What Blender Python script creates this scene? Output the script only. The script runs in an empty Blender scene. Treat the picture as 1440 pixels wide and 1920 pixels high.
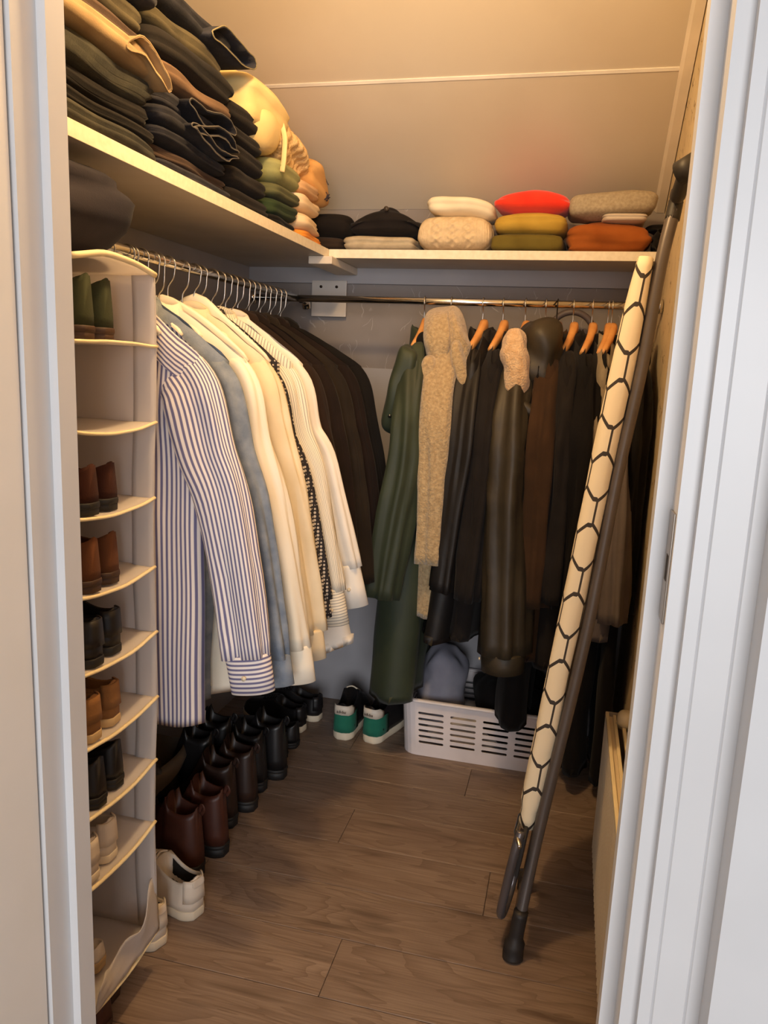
import bpy, bmesh, math, random
from mathutils import Vector, Matrix, noise
PI = math.pi
rnd = random.Random(7)
C = bpy.context.scene.collection
S = bpy.context.scene

# ------------------------------------------------------------------ camera
HCAM, FPX = 1.45, 1441.0
_d = Vector((-329, 7589, 1441)).normalized()
_Y = Vector((360, -258, 1441)).normalized()
_X = _d.cross(_Y)
RM = Matrix((_X, _Y, -_d))            # photo-camera (right, down, forward) -> world
cam = bpy.data.cameras.new('camera'); co = bpy.data.objects.new('camera', cam); C.objects.link(co)
cam.sensor_fit = 'VERTICAL'; cam.sensor_height = 36.0; cam.lens = FPX / 1920 * 36.0
cam.clip_start = 0.02
_r, _u, _b = RM @ Vector((1, 0, 0)), RM @ Vector((0, -1, 0)), RM @ Vector((0, 0, -1))
M4 = Matrix(((_r.x, _u.x, _b.x, 0), (_r.y, _u.y, _b.y, 0), (_r.z, _u.z, _b.z, HCAM), (0, 0, 0, 1)))
co.matrix_world = M4
S.camera = co

# ------------------------------------------------------------------ world, lamps, exposure
w = bpy.data.worlds.new('world'); S.world = w; w.use_nodes = True
bg = w.node_tree.nodes['Background']
bg.inputs[0].default_value = (0.93, 0.95, 1.0, 1); bg.inputs[1].default_value = 0.33
def lamp(name, kind, loc, energy, col, size, rot=None, size_y=None):
    l = bpy.data.lights.new(name, kind); l.energy = energy; l.color = col
    if kind == 'AREA':
        l.shape = 'RECTANGLE'; l.size = size; l.size_y = size_y or size
    else: l.shadow_soft_size = size
    o = bpy.data.objects.new(name, l); C.objects.link(o); o.location = loc
    if rot: o.rotation_euler = rot
    return o
lamp('ceiling_bulb', 'POINT', (-0.48, 1.45, 2.42), 40.0, (1.0, 0.655, 0.31), 0.05)
lamp('window_daylight', 'AREA', (0.75, -3.5, 1.50), 150.0, (0.97, 0.975, 1.0), 2.2, (math.radians(90), 0, math.radians(12)), 2.0)
S.view_settings.view_transform = 'Standard'; S.view_settings.look = 'None'
S.view_settings.gamma = 1.0; S.view_settings.use_curve_mapping = False
S.view_settings.exposure = 0.0
S.cycles.max_bounces = 8; S.cycles.diffuse_bounces = 5; S.cycles.use_denoising = True

# ------------------------------------------------------------------ helpers
def ray(px, py): return RM @ Vector((px - 720, py - 960, FPX))
def at_x(px, py, x): r = ray(px, py); t = x / r.x; return Vector((0, 0, HCAM)) + r * t
def at_y(px, py, y): r = ray(px, py); t = y / r.y; return Vector((0, 0, HCAM)) + r * t
def at_z(px, py, z): r = ray(px, py); t = (z - HCAM) / r.z; return Vector((0, 0, HCAM)) + r * t
def lin(c):
    c = c / 255.0
    return c / 12.92 if c <= 0.04045 else ((c + 0.055) / 1.055) ** 2.4
def col(r, g, b): return (lin(r), lin(g), lin(b), 1)
def fb(x, y, z, s=1.0): return noise.noise(Vector((x * s, y * s, z * s)))

def nodes(m):
    m.use_nodes = True; nt = m.node_tree
    return nt, nt.nodes['Principled BSDF']
def N(nt, t, **kw):
    n = nt.nodes.new(t)
    for k, v in kw.items(): setattr(n, k, v)
    return n
def mixc(nt, fac, a, b):
    n = N(nt, 'ShaderNodeMix', data_type='RGBA')
    for i, s in ((0, fac), (6, a), (7, b)):
        if hasattr(s, 'is_output'): nt.links.new(s, n.inputs[i])
        else: n.inputs[i].default_value = s
    return n.outputs[2]
def mth(nt, op, a, b=None, c=None):
    n = N(nt, 'ShaderNodeMath', operation=op)
    for i, s in enumerate((a, b, c)):
        if s is None: continue
        if hasattr(s, 'is_output'): nt.links.new(s, n.inputs[i])
        else: n.inputs[i].default_value = s
    return n.outputs[0]
def noise_fac(nt, vec, scale, detail=3, lo=0.35, hi=0.65):
    n = N(nt, 'ShaderNodeTexNoise'); n.inputs['Scale'].default_value = scale; n.inputs['Detail'].default_value = detail
    if vec is not None: nt.links.new(vec, n.inputs['Vector'])
    r = N(nt, 'ShaderNodeMapRange'); r.inputs[1].default_value = lo; r.inputs[2].default_value = hi
    nt.links.new(n.outputs['Fac'], r.inputs[0])
    return r.outputs[0]
def bump(nt, bs, h, strength, dist=0.002):
    b = N(nt, 'ShaderNodeBump'); b.inputs['Strength'].default_value = strength; b.inputs['Distance'].default_value = dist
    nt.links.new(h, b.inputs['Height']); nt.links.new(b.outputs[0], bs.inputs['Normal'])
MATS = {}
def mat(name, c, rough=0.5, metal=0.0, c2=None, ns=6.0, bs=0.0, bscale=200.0, bdist=0.001, spec=0.5, sheen=0.0, trans=0.0, mapscale=None, spot=None):
    if name in MATS: return MATS[name]
    m = bpy.data.materials.new(name); nt, p = nodes(m)
    p.inputs['Roughness'].default_value = rough; p.inputs['Metallic'].default_value = metal
    p.inputs['Specular IOR Level'].default_value = spec
    if sheen: p.inputs['Sheen Weight'].default_value = sheen
    tc = N(nt, 'ShaderNodeTexCoord'); vec = tc.outputs['Object']
    if mapscale:
        mp = N(nt, 'ShaderNodeMapping'); mp.inputs['Scale'].default_value = mapscale
        nt.links.new(vec, mp.inputs['Vector']); vec = mp.outputs[0]
    ca = col(*c); cb = col(*c2) if c2 else tuple(min(1, v * 1.18) for v in ca[:3]) + (1,)
    f = noise_fac(nt, vec, ns)
    nt.links.new(mixc(nt, f, ca, cb), p.inputs['Base Color'])
    if bs:
        n = N(nt, 'ShaderNodeTexNoise'); n.inputs['Scale'].default_value = bscale; n.inputs['Detail'].default_value = 4
        nt.links.new(vec, n.inputs['Vector']); bump(nt, p, n.outputs['Fac'], bs, bdist)
    if trans:
        out = nt.nodes['Material Output']; tr = N(nt, 'ShaderNodeBsdfTranslucent'); tr.inputs[0].default_value = ca
        mx = N(nt, 'ShaderNodeMixShader'); mx.inputs[0].default_value = trans
        nt.links.new(p.outputs[0], mx.inputs[1]); nt.links.new(tr.outputs[0], mx.inputs[2]); nt.links.new(mx.outputs[0], out.inputs[0])
    MATS[name] = m
    return m
def fabric(name, c, c2=None, rough=0.9, bs=0.35, bscale=320, sheen=0.04, ns=9, spec=0.2, bdist=0.0012):
    return mat(name, c, rough, 0, c2, ns, bs, bscale, bdist, spec, sheen)
def striped(name, base, line, period, width=0.45, axis=0, soft=0.06, off=0.0):
    m = bpy.data.materials.new(name); nt, p = nodes(m); p.inputs['Roughness'].default_value = 0.85
    p.inputs['Specular IOR Level'].default_value = 0.2
    uv = N(nt, 'ShaderNodeTexCoord'); sx = N(nt, 'ShaderNodeSeparateXYZ'); nt.links.new(uv.outputs['UV'], sx.inputs[0])
    v = mth(nt, 'MULTIPLY_ADD', sx.outputs[axis], 1.0 / period, 50.0 + off)
    f = mth(nt, 'FRACT', v)
    tri = mth(nt, 'ABSOLUTE', mth(nt, 'SUBTRACT', f, 0.5))
    mr = N(nt, 'ShaderNodeMapRange'); mr.inputs[1].default_value = width / 2 - soft; mr.inputs[2].default_value = width / 2 + soft
    nt.links.new(tri, mr.inputs[0])
    nt.links.new(mixc(nt, mr.outputs[0], col(*line), col(*base)), p.inputs['Base Color'])
    n = N(nt, 'ShaderNodeTexNoise'); n.inputs['Scale'].default_value = 60; nt.links.new(uv.outputs['Object'], n.inputs['Vector'])
    bump(nt, p, n.outputs['Fac'], 0.25, 0.002)
    MATS[name] = m; return m

def mesh(name, V, F, m, parent=None, uv=None, smooth=True, mats=None, fm=None):
    me = bpy.data.meshes.new(name); me.from_pydata([tuple(v) for v in V], [], F)
    if uv:
        l = me.uv_layers.new(name='UVMap')
        for i, lp in enumerate(me.loops): l.data[i].uv = uv[lp.vertex_index]
    if m: me.materials.append(m)
    for x in mats or (): me.materials.append(x)
    if fm:
        for p, k in zip(me.polygons, fm): p.material_index = k
    if smooth:
        me.polygons.foreach_set('use_smooth', [True] * len(me.polygons))
    me.update()
    o = bpy.data.objects.new(name, me); C.objects.link(o)
    if parent: o.parent = parent
    return o
def tag(o, label=None, cat=None, group=None, kind=None):
    if label: o['label'] = label
    if cat: o['category'] = cat
    if group: o['group'] = group
    if kind: o['kind'] = kind
    return o
def empty(name, loc=(0, 0, 0), rz=0, label=None, cat=None, group=None, kind=None):
    o = bpy.data.objects.new(name, None); C.objects.link(o); o.location = loc; o.rotation_euler = (0, 0, rz)
    o.empty_display_size = 0.05
    return tag(o, label, cat, group, kind)
def dup(root, loc=None, rz=None, label=None, group=None):
    r = root.copy(); C.objects.link(r)
    if loc is not None: r.location = loc
    if rz is not None: r.rotation_euler = (0, 0, rz)
    if label: r['label'] = label
    if group: r['group'] = group
    for ch in list(root.children):
        c = ch.copy(); C.objects.link(c); c.parent = r
        for g in list(ch.children):
            d = g.copy(); C.objects.link(d); d.parent = c
    return r
def bevel_box(name, lo, hi, m, parent=None, bev=0.002, seg=2, smooth=False):
    bm = bmesh.new()
    bmesh.ops.create_cube(bm, size=1.0)
    s = [max(1e-4, hi[i] - lo[i]) for i in range(3)]; c = [(hi[i] + lo[i]) / 2 for i in range(3)]
    for v in bm.verts: v.co = Vector((v.co.x * s[0] + c[0], v.co.y * s[1] + c[1], v.co.z * s[2] + c[2]))
    if bev > 0: bmesh.ops.bevel(bm, geom=bm.edges[:], offset=min(bev, min(s) * 0.45), segments=seg, affect='EDGES', profile=0.6)
    me = bpy.data.meshes.new(name); bm.to_mesh(me); bm.free()
    if m: me.materials.append(m)
    if smooth: me.polygons.foreach_set('use_smooth', [True] * len(me.polygons))
    o = bpy.data.objects.new(name, me); C.objects.link(o)
    if parent: o.parent = parent
    return o
def loft(rings, closed=True, caps=(True, True), uvs=None):
    V = []; F = []; n = len(rings[0])
    for r in rings: V += r
    for i in range(len(rings) - 1):
        for j in range(n if closed else n - 1):
            a = i * n + j; b = i * n + (j + 1) % n
            F.append((a, b, b + n, a + n))
    if closed and caps[0]: F.append(tuple(range(n - 1, -1, -1)))
    if closed and caps[1]: k = (len(rings) - 1) * n; F.append(tuple(range(k, k + n)))
    return V, F
def merge(*parts):
    V = []; F = []
    for v, f in parts:
        k = len(V); V += list(v); F += [tuple(i + k for i in q) for q in f]
    return V, F
def smooth_path(P, n=8):
    P = [Vector(p) for p in P]; out = []
    for i in range(len(P) - 1):
        p0 = P[max(i - 1, 0)]; p1 = P[i]; p2 = P[i + 1]; p3 = P[min(i + 2, len(P) - 1)]
        for k in range(n):
            t = k / n
            out.append(0.5 * ((2 * p1) + (p2 - p0) * t + (2 * p0 - 5 * p1 + 4 * p2 - p3) * t * t + (3 * p1 - p0 - 3 * p2 + p3) * t ** 3))
    out.append(P[-1]); return out
def tube(P, r, n=10, ry=None, up=Vector((0, 0, 1)), caps=(True, True)):
    P = [Vector(p) for p in P]; rings = []
    for i, p in enumerate(P):
        t = (P[min(i + 1, len(P) - 1)] - P[max(i - 1, 0)]).normalized()
        a = t.cross(up)
        if a.length < 1e-4: a = t.cross(Vector((0, 1, 0)))
        a.normalize(); b = a.cross(t).normalized()
        ra = r[i] if isinstance(r, (list, tuple)) else r
        rb = (ry[i] if isinstance(ry, (list, tuple)) else ry) if ry else ra
        rings.append([p + a * (ra * math.cos(2 * PI * k / n)) + b * (rb * math.sin(2 * PI * k / n)) for k in range(n)])
    return loft(rings, True, caps)
def prism(poly, z0, z1):
    n = len(poly)
    V = [Vector((x, y, z0)) for x, y in poly] + [Vector((x, y, z1)) for x, y in poly]
    F = [tuple(range(n - 1, -1, -1)), tuple(range(n, 2 * n))] + [(i, (i + 1) % n, (i + 1) % n + n, i + n) for i in range(n)]
    return V, F
def superbox(w, d, h, k=5.0, n=14, nz=8, fn=None, kp=None):
    """rounded cushion-like box centred at the origin, w along x, d along y, h along z"""
    idx = {}; V = []; F = []
    def vid(a, b, c):
        key = (round(a, 4), round(b, 4), round(c, 4))
        if key not in idx:
            kk = kp or k; rho = (abs(a) ** kk + abs(b) ** kk) ** (1 / kk); m_ = (rho ** k + abs(c) ** k) ** (1 / k)
            p = Vector((a / m_ * w / 2, b / m_ * d / 2, c / m_ * h / 2))
            if fn: p = fn(p, Vector((a, b, c)) / m_)
            idx[key] = len(V); V.append(p)
        return idx[key]
    def face(fx, na, nb, flip):
        for i in range(na):
            for j in range(nb):
                q = [vid(*fx(-1 + 2 * (i + di) / na, -1 + 2 * (j + dj) / nb)) for di, dj in ((0, 0), (1, 0), (1, 1), (0, 1))]
                F.append(tuple(q[::-1] if flip else q))
    for s in (-1, 1):
        face(lambda a, b: (a, b, s), n, n, s < 0)
        face(lambda a, b: (a, s, b), n, nz, s > 0)
        face(lambda a, b: (s, a, b), n, nz, s < 0)
    return V, F

def text_obj(name, cu, parent):
    t_ = bpy.data.objects.new(name, cu); C.objects.link(t_)
    me = bpy.data.meshes.new_from_object(t_.evaluated_get(bpy.context.evaluated_depsgraph_get()))
    bpy.data.objects.remove(t_)
    o = bpy.data.objects.new(name, me); C.objects.link(o); o.parent = parent
    return o
# ------------------------------------------------------------------ materials of the room
WHITE_WOOD = mat('painted_white_wood', (226, 224, 222), 0.38, c2=(232, 230, 228), bs=0.04, bscale=60)
BOARD = mat('white_melamine', (196, 186, 172), 0.5, c2=(206, 197, 184), bs=0.15, bscale=240, bdist=0.0008)
EDGE = mat('cream_edge_band', (228, 216, 192), 0.55, c2=(238, 228, 206), ns=60, bs=0.3, bscale=260, bdist=0.001)
ROOFP = mat('roof_panel', (206, 193, 174), 0.42, c2=(211, 199, 181), ns=3, bs=0.05, bscale=150)
SEAM = mat('pale_joint_strip', (232, 226, 216), 0.45)
CHROME = mat('chrome', (205, 203, 200), 0.16, 1.0, bs=0.03, bscale=30)
STEEL = mat('hook_steel', (190, 186, 180), 0.28, 1.0)
PLASTER = mat('white_board_wall', (158, 156, 160), 0.7, c2=(168, 166, 170), ns=4, bs=0.1, bscale=80)

def wallpaper(name, base, base2, mark, mixm, scale, thr):
    m = bpy.data.materials.new(name); nt, p = nodes(m); p.inputs['Roughness'].default_value = 0.75
    tc = N(nt, 'ShaderNodeTexCoord')
    nz = N(nt, 'ShaderNodeTexNoise'); nz.inputs['Scale'].default_value = 9; nt.links.new(tc.outputs['Object'], nz.inputs['Vector'])
    vm = N(nt, 'ShaderNodeVectorMath', operation='MULTIPLY_ADD'); nt.links.new(nz.outputs['Color'], vm.inputs[0])
    vm.inputs[1].default_value = (0.10, 0.10, 0.10); nt.links.new(tc.outputs['Object'], vm.inputs[2])
    mp = N(nt, 'ShaderNodeMapping'); mp.inputs['Scale'].default_value = (2.6, 2.6, 1.0); nt.links.new(vm.outputs[0], mp.inputs['Vector'])
    vo = N(nt, 'ShaderNodeTexVoronoi', feature='DISTANCE_TO_EDGE'); vo.inputs['Scale'].default_value = scale
    nt.links.new(mp.outputs[0], vo.inputs['Vector'])
    ln = mth(nt, 'LESS_THAN', vo.outputs['Distance'], thr)
    br = noise_fac(nt, tc.outputs['Object'], 16, 1, 0.50, 0.56)
    f = mth(nt, 'MULTIPLY', mth(nt, 'MULTIPLY', ln, br), mixm)
    b = mixc(nt, noise_fac(nt, tc.outputs['Object'], 5), col(*base), col(*base2))
    nt.links.new(mixc(nt, f, b, col(*mark)), p.inputs['Base Color'])
    bump(nt, p, f, 0.3, 0.002)
    return m
PAPER_R = wallpaper('textured_wallpaper', (214, 194, 158), (222, 204, 170), (120, 96, 66), 0.75, 9, 0.020)
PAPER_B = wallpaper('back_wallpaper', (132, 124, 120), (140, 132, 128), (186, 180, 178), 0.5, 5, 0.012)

# oak planks
def plank_mat():
    m = bpy.data.materials.new('brown_oak_plank'); nt, p = nodes(m)
    p.inputs['Roughness'].default_value = 0.42; p.inputs['Specular IOR Level'].default_value = 0.35
    tc = N(nt, 'ShaderNodeTexCoord'); oi = N(nt, 'ShaderNodeObjectInfo')
    cx = N(nt, 'ShaderNodeCombineXYZ'); 
    r1 = mth(nt, 'MULTIPLY', oi.outputs['Random'], 37.0); nt.links.new(r1, cx.inputs[0]); nt.links.new(r1, cx.inputs[1])
    ad = N(nt, 'ShaderNodeVectorMath', operation='ADD'); nt.links.new(tc.outputs['Object'], ad.inputs[0]); nt.links.new(cx.outputs[0], ad.inputs[1])
    mp = N(nt, 'ShaderNodeMapping'); mp.inputs['Scale'].default_value = (1.6, 9.0, 1.0); nt.links.new(ad.outputs[0], mp.inputs['Vector'])
    n1 = N(nt, 'ShaderNodeTexNoise'); n1.inputs['Scale'].default_value = 1.15; n1.inputs['Detail'].default_value = 2.0
    n1.inputs['Distortion'].default_value = 0.5; nt.links.new(mp.outputs[0], n1.inputs['Vector'])
    rings = mth(nt, 'FRACT', mth(nt, 'MULTIPLY', n1.outputs['Fac'], 12.0))
    rr = mth(nt, 'POWER', rings, 2.2)
    mp2 = N(nt, 'ShaderNodeMapping'); mp2.inputs['Scale'].default_value = (6, 170, 1); nt.links.new(ad.outputs[0], mp2.inputs['Vector'])
    n2 = N(nt, 'ShaderNodeTexNoise'); n2.inputs['Scale'].default_value = 1.0; n2.inputs['Detail'].default_value = 3; nt.links.new(mp2.outputs[0], n2.inputs['Vector'])
    n3 = noise_fac(nt, mp.outputs[0], 0.9, 3, 0.3, 0.7)
    knot = noise_fac(nt, mp.outputs[0], 1.9, 1, 0.62, 0.74)
    a = mixc(nt, n3, col(136, 116, 102), col(160, 140, 124))
    b = mixc(nt, mth(nt, 'MULTIPLY', rr, 0.5), a, col(104, 84, 70))
    fine = N(nt, 'ShaderNodeMapRange'); fine.inputs[1].default_value = 0.38; fine.inputs[2].default_value = 0.62; nt.links.new(n2.outputs['Fac'], fine.inputs[0])
    c = mixc(nt, mth(nt, 'MULTIPLY', fine.outputs[0], 0.35), b, col(108, 88, 74))
    d_ = mixc(nt, mth(nt, 'MULTIPLY', knot, 0.6), c, col(82, 64, 52))
    hs = N(nt, 'ShaderNodeHueSaturation'); nt.links.new(d_, hs.inputs['Color'])
    nt.links.new(mth(nt, 'MULTIPLY_ADD', oi.outputs['Random'], 0.16, 0.92), hs.inputs['Value'])
    nt.links.new(hs.outputs[0], p.inputs['Base Color'])
    bump(nt, p, mth(nt, 'ADD', mth(nt, 'MULTIPLY', rr, -0.6), n2.outputs['Fac']), 0.35, 0.0015)
    return m
PLANK = plank_mat()
DARKGAP = mat('dark_joint_base', (40, 32, 26), 0.9)  # dark slab colour showing in the gaps between planks

# ------------------------------------------------------------------ room shell
YB, XL, XR, YF = 3.05, -1.33, 0.26, 0.9725
floor = bevel_box('floor', (-1.9, -1.6, -0.05), (1.7, YB + 0.05, -0.009), DARKGAP, None, 0); tag(floor, kind='structure')
PW, PL = 0.192, 1.28
pme = {}
row = 0; y = YB - 0.05 - 24 * PW + 0.02
while y < YB:
    off = (row * 0.47) % PL
    x = -1.9 - off
    while x < 1.7:
        x0, x1 = max(x, -1.9), min(x + PL, 1.7); y1 = min(y + PW, YB)
        if x1 - x0 > 0.02 and y1 - y > 0.01 and y > -1.6:
            key = (round(x1 - x0, 3), round(y1 - y, 3))
            if key not in pme:
                o = bevel_box('plank', (-(x1 - x0) / 2 + 0.0006, -(y1 - y) / 2 + 0.0006, -0.009), ((x1 - x0) / 2 - 0.0006, (y1 - y) / 2 - 0.0006, 0.0), PLANK, floor, 0.0014, 1)
                pme[key] = o.data
            else:
                o = bpy.data.objects.new('plank', pme[key]); C.objects.link(o); o.parent = floor
            o.location = ((x0 + x1) / 2, (y + y1) / 2, 0)
        x += PL
    y += PW; row += 1

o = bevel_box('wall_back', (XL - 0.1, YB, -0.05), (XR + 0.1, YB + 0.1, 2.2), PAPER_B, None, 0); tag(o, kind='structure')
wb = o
b_ = bevel_box('batten_board', (XL, YB - 0.016, 1.765), (XR, YB, 1.832), PLASTER, wb, 0.002)
b_ = bevel_box('pale_lower_wall', (XL, YB - 0.004, 0.0), (XR, YB, 1.44), PLASTER, wb, 0.002)  # thin paler sheet over the lower back wall; wallpaper above stays darker
o = bevel_box('wall_left', (XL - 0.1, YF, -0.05), (XL, YB + 0.1, 2.75), PLASTER, None, 0); tag(o, kind='structure')
o = bevel_box('wall_right', (XR, YF, -0.05), (XR + 0.1, YB + 0.1, 2.75), PAPER_R, None, 0); tag(o, kind='structure')
# sloping roof underside z = 4.18 - 0.7 y, flat ceiling above the door
def zr(y): return 4.18 - 0.70 * y
YT = (4.18 - 2.58) / 0.70
sl = Vector((0, -1, 0.70)).normalized(); nrm = Vector((0, 0.70, 1)).normalized()
V = []; 
for x in (XL - 0.1, XR + 0.1):
    for (yy, zz) in ((YB + 0.12, zr(YB + 0.12) + 0.012), (YT, 2.592), (YF - 0.1, 2.592), (YF - 0.1, 2.75), (YB + 0.12, 2.75)):
        V.append((x, yy, zz))
F = [(0, 1, 2, 3, 4), (9, 8, 7, 6, 5)] + [(i, i + 5, (i + 1) % 5 + 5, (i + 1) % 5) for i in range(5)]
ceil = mesh('ceiling', V, F, SEAM, None, smooth=False); tag(ceil, kind='structure')
ys = 2.61                                             # joint between two panels
def roof_panel(ya, yb, name='roof_panel', x0=XL, x1=XR, t=0.012, m=ROOFP):
    V = []
    for x in (x0, x1):
        for (yy) in (ya, yb):
            p = Vector((x, yy, zr(yy))); V += [p, p + nrm * t]
    F = [(0, 2, 3, 1), (4, 5, 7, 6), (0, 1, 5, 4), (2, 6, 7, 3), (0, 4, 6, 2), (1, 3, 7, 5)]
    return mesh(name, V, F, m, ceil, smooth=False)
roof_panel(YB - 0.002, ys + 0.0); roof_panel(ys - 0.0, YT)
sp = roof_panel(ys + 0.0045, ys - 0.0045, 'joint_strip', m=SEAM); 
for v in sp.data.vertices: v.co = Vector(v.co) - nrm * 0.003
bevel_box('flat_panel', (XL, YF, 2.58), (XR, YT, 2.592), ROOFP, ceil, 0)
# timber strip along the right edge of the roof
V = []
for (yy) in (YB - 0.002, YT + 0.02):
    for x, dz in ((XR - 0.040, 0), (XR - 0.003, 0), (XR - 0.003, -0.016), (XR - 0.030, -0.016), (XR - 0.040, -0.008)):
        V.append(Vector((x, yy, zr(yy) + dz - 0.0005)))
F = [(0, 1, 2, 3, 4), (9, 8, 7, 6, 5)] + [(i, i + 5, (i + 1) % 5 + 5, (i + 1) % 5) for i in range(5)]
o = mesh('trim_1', V, F, mat('grey_beige_trim', (222, 210, 194), 0.5), None, smooth=False); tag(o, kind='structure')

# front wall with the door opening; frame profiles left and right (plan polygons)
XJL, XJR = -0.690, 0.1038
JAMB_R = [(XJR, YF), (XJR, 0.941), (0.1225, 0.941), (0.1225, 0.892), (0.1415, 0.892), (0.1415, 0.877), (0.1555, 0.877), (0.1570, 0.8795), (0.1590, 0.877),
          (0.193, 0.877), (0.1945, 0.8795), (0.1965, 0.877), (0.211, 0.877), (0.211, 0.835), (0.34, 0.835), (0.34, YF)]
JW = mat('door_frame_paint', (207, 206, 206), 0.4, c2=(211, 210, 210), bs=0.05, bscale=90)
V, F = prism(JAMB_R, -0.0, 2.45); o = mesh('door_1', V, F, JW, None, smooth=False); tag(o, kind='structure')
dr = o
JAMB_L = [(XJL, YF), (XJL, 0.934), (-0.7035, 0.934), (-0.7035, 0.885), (-0.722, 0.885), (-0.722, 0.84), (-0.95, 0.84), (-0.95, YF)]
V, F = prism(JAMB_L[::-1], -0.0, 2.45); mesh('frame_post', V, F, JW, dr, smooth=False)
V, F = prism([(XJL - 0.02, YF), (XJL - 0.02, 0.84), (XJR + 0.02, 0.84), (XJR + 0.02, YF)][::-1], 2.35, 2.45); mesh('frame_head', V, F, JW, dr, smooth=False)
# open door leaf standing toward the viewer on the left
lf = bevel_box('door_leaf', (-0.748, 0.07, 0.012), (-0.708, 0.880, 2.34), mat('door_leaf_paint', (230, 226, 219), 0.45, c2=(234, 230, 224), bs=0.05, bscale=90), dr, 0.0025)
# strike plate in the right rabbet
a0, a1 = 0.96, 1.10
zs0 = HCAM + (ray(1245, 1165).z / ray(1245, 1165).y) * 0.915; zs1 = HCAM + (ray(1266, 960).z / ray(1266, 960).y) * 0.915
sp_ = bevel_box('strike_plate', (0.1200, 0.902, zs0), (0.1228, 0.932, zs1), mat('brushed_plate', (150, 140, 130), 0.35, 0.9), dr, 0.001)
bevel_box('latch_opening', (0.1196, 0.907, zs0 + 0.05), (0.1202, 0.921, zs1 - 0.05), mat('latch_dark', (30, 24, 22), 0.8), sp_, 0.0)
for zz in (1.95, 0.42):
    bevel_box('paint_chip', (0.1212, 0.905, zz), (0.1227, 0.912, zz + 0.035), mat('bare_wood_chip', (236, 220, 180), 0.6), dr, 0.001)
for nm, lo, hi in (('wall_front', (-1.43, 0.86, -0.05), (-0.94, YF, 2.75)), ('wall_front', (0.335, 0.835, -0.05), (1.7, YF, 2.75)), ('wall_front', (-0.96, 0.86, 2.44), (0.35, YF, 2.75))):
    o = bevel_box(nm, lo, hi, JW, None, 0); tag(o, kind='structure')

# ------------------------------------------------------------------ shelves and rods
ZS, TS = 1.854, 0.030
XS, YS = -0.900, 2.755
def shelf(name, lo, hi, label, edges):
    t = empty(name, ((lo[0] + hi[0]) / 2, (lo[1] + hi[1]) / 2, lo[2]), 0, label, 'shelf')
    o = bevel_box('board', lo, hi, BOARD, None, 0.0012); o.parent = t; o.location = -t.location
    for a, b in edges:
        e = bevel_box('edge_band', a, b, EDGE, None, 0.0008); e.parent = t; e.location = -t.location
    return t
shelf('wall_shelf', (XL + 0.001, YF + 0.005, ZS - TS), (XS - 0.0015, YB - 0.012, ZS), 'long white shelf on the left carrying jeans and jumpers',
      [((XS - 0.0015, YF + 0.005, ZS - TS), (XS, YB - 0.012, ZS))])
shelf('wall_shelf', (XS + 0.0008, YS + 0.0015, ZS - TS), (0.222, YB - 0.012, ZS), 'shorter white shelf across the back carrying folded jumpers',
      [((XS + 0.0008, YS, ZS - TS), (0.222, YS + 0.0015, ZS))])
# batten under the joint
bt = bevel_box('support_batten', (-0.958, 2.70, ZS - TS - 0.028), (-0.870, YB - 0.017, ZS - TS - 0.0005), mat('batten_white', (210, 200, 186), 0.55, bs=0.2, bscale=120), None, 0.004)
tag(bt, 'white wooden batten carrying the joint between both shelves', 'batten')
XR0, ZRD = -1.02, 1.683
def rod(name, a, b, r, label, group=None, endcap=True):
    a = Vector(a); b = Vector(b); mid = (a + b) / 2
    t = empty(name, mid, 0, label, 'rail', group)
    V, F = tube([a - mid, b - mid], r, 24); o = mesh('tube', V, F, CHROME, t)
    return t
r1 = rod('clothes_rail', (XR0, YF + 0.02, ZRD), (XR0, 2.80, ZRD), 0.0125, 'chrome clothes rail under the left shelf')
V, F = tube(smooth_path([(0, 0.91, 0), (0, 0.945, 0.0), (0.0, 0.965, -0.010), (0, 0.973, -0.03)], 5), 0.0155, 16); mesh('end_cap', V, F, CHROME, r1)
r2 = rod('clothes_rail', (-1.20, YS, ZRD - 0.002), (XR - 0.002, YS, ZRD - 0.002), 0.0125, 'chrome clothes rail under the back shelf')
for x in (-1.19, 0.246):
    V, F = tube([(x + 0.47 - 0.004, 0, 0), (x + 0.47 + 0.012, 0, 0)], 0.024, 20); mesh('rail_socket', V, F, CHROME, r2)
r3 = rod('clothes_rail', (XR0 - 0.05, 2.02, ZRD + 0.012), (XR0 - 0.05, YB - 0.04, ZRD + 0.012), 0.010, 'thinner steel rail lying beside the left rail, behind the hooks')
# bracket plate on the back wall
pl = empty('bracket_plate', (-0.985, YB - 0.016, 1.72), 0, 'white plate with two screws on the back wall at the rail corner', 'bracket')
bevel_box('plate', (-0.07, -0.012, -0.085), (0.075, 0.0, 0.055), mat('plate_white', (190, 184, 178), 0.5), pl, 0.003)
for x in (-0.03, 0.035):
    V, F = tube([(x, -0.016, 0.03), (x, -0.011, 0.03)], 0.0055, 12); mesh('screw', V, F, mat('dark_screw', (70, 56, 46), 0.4, 0.8), pl)

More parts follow.
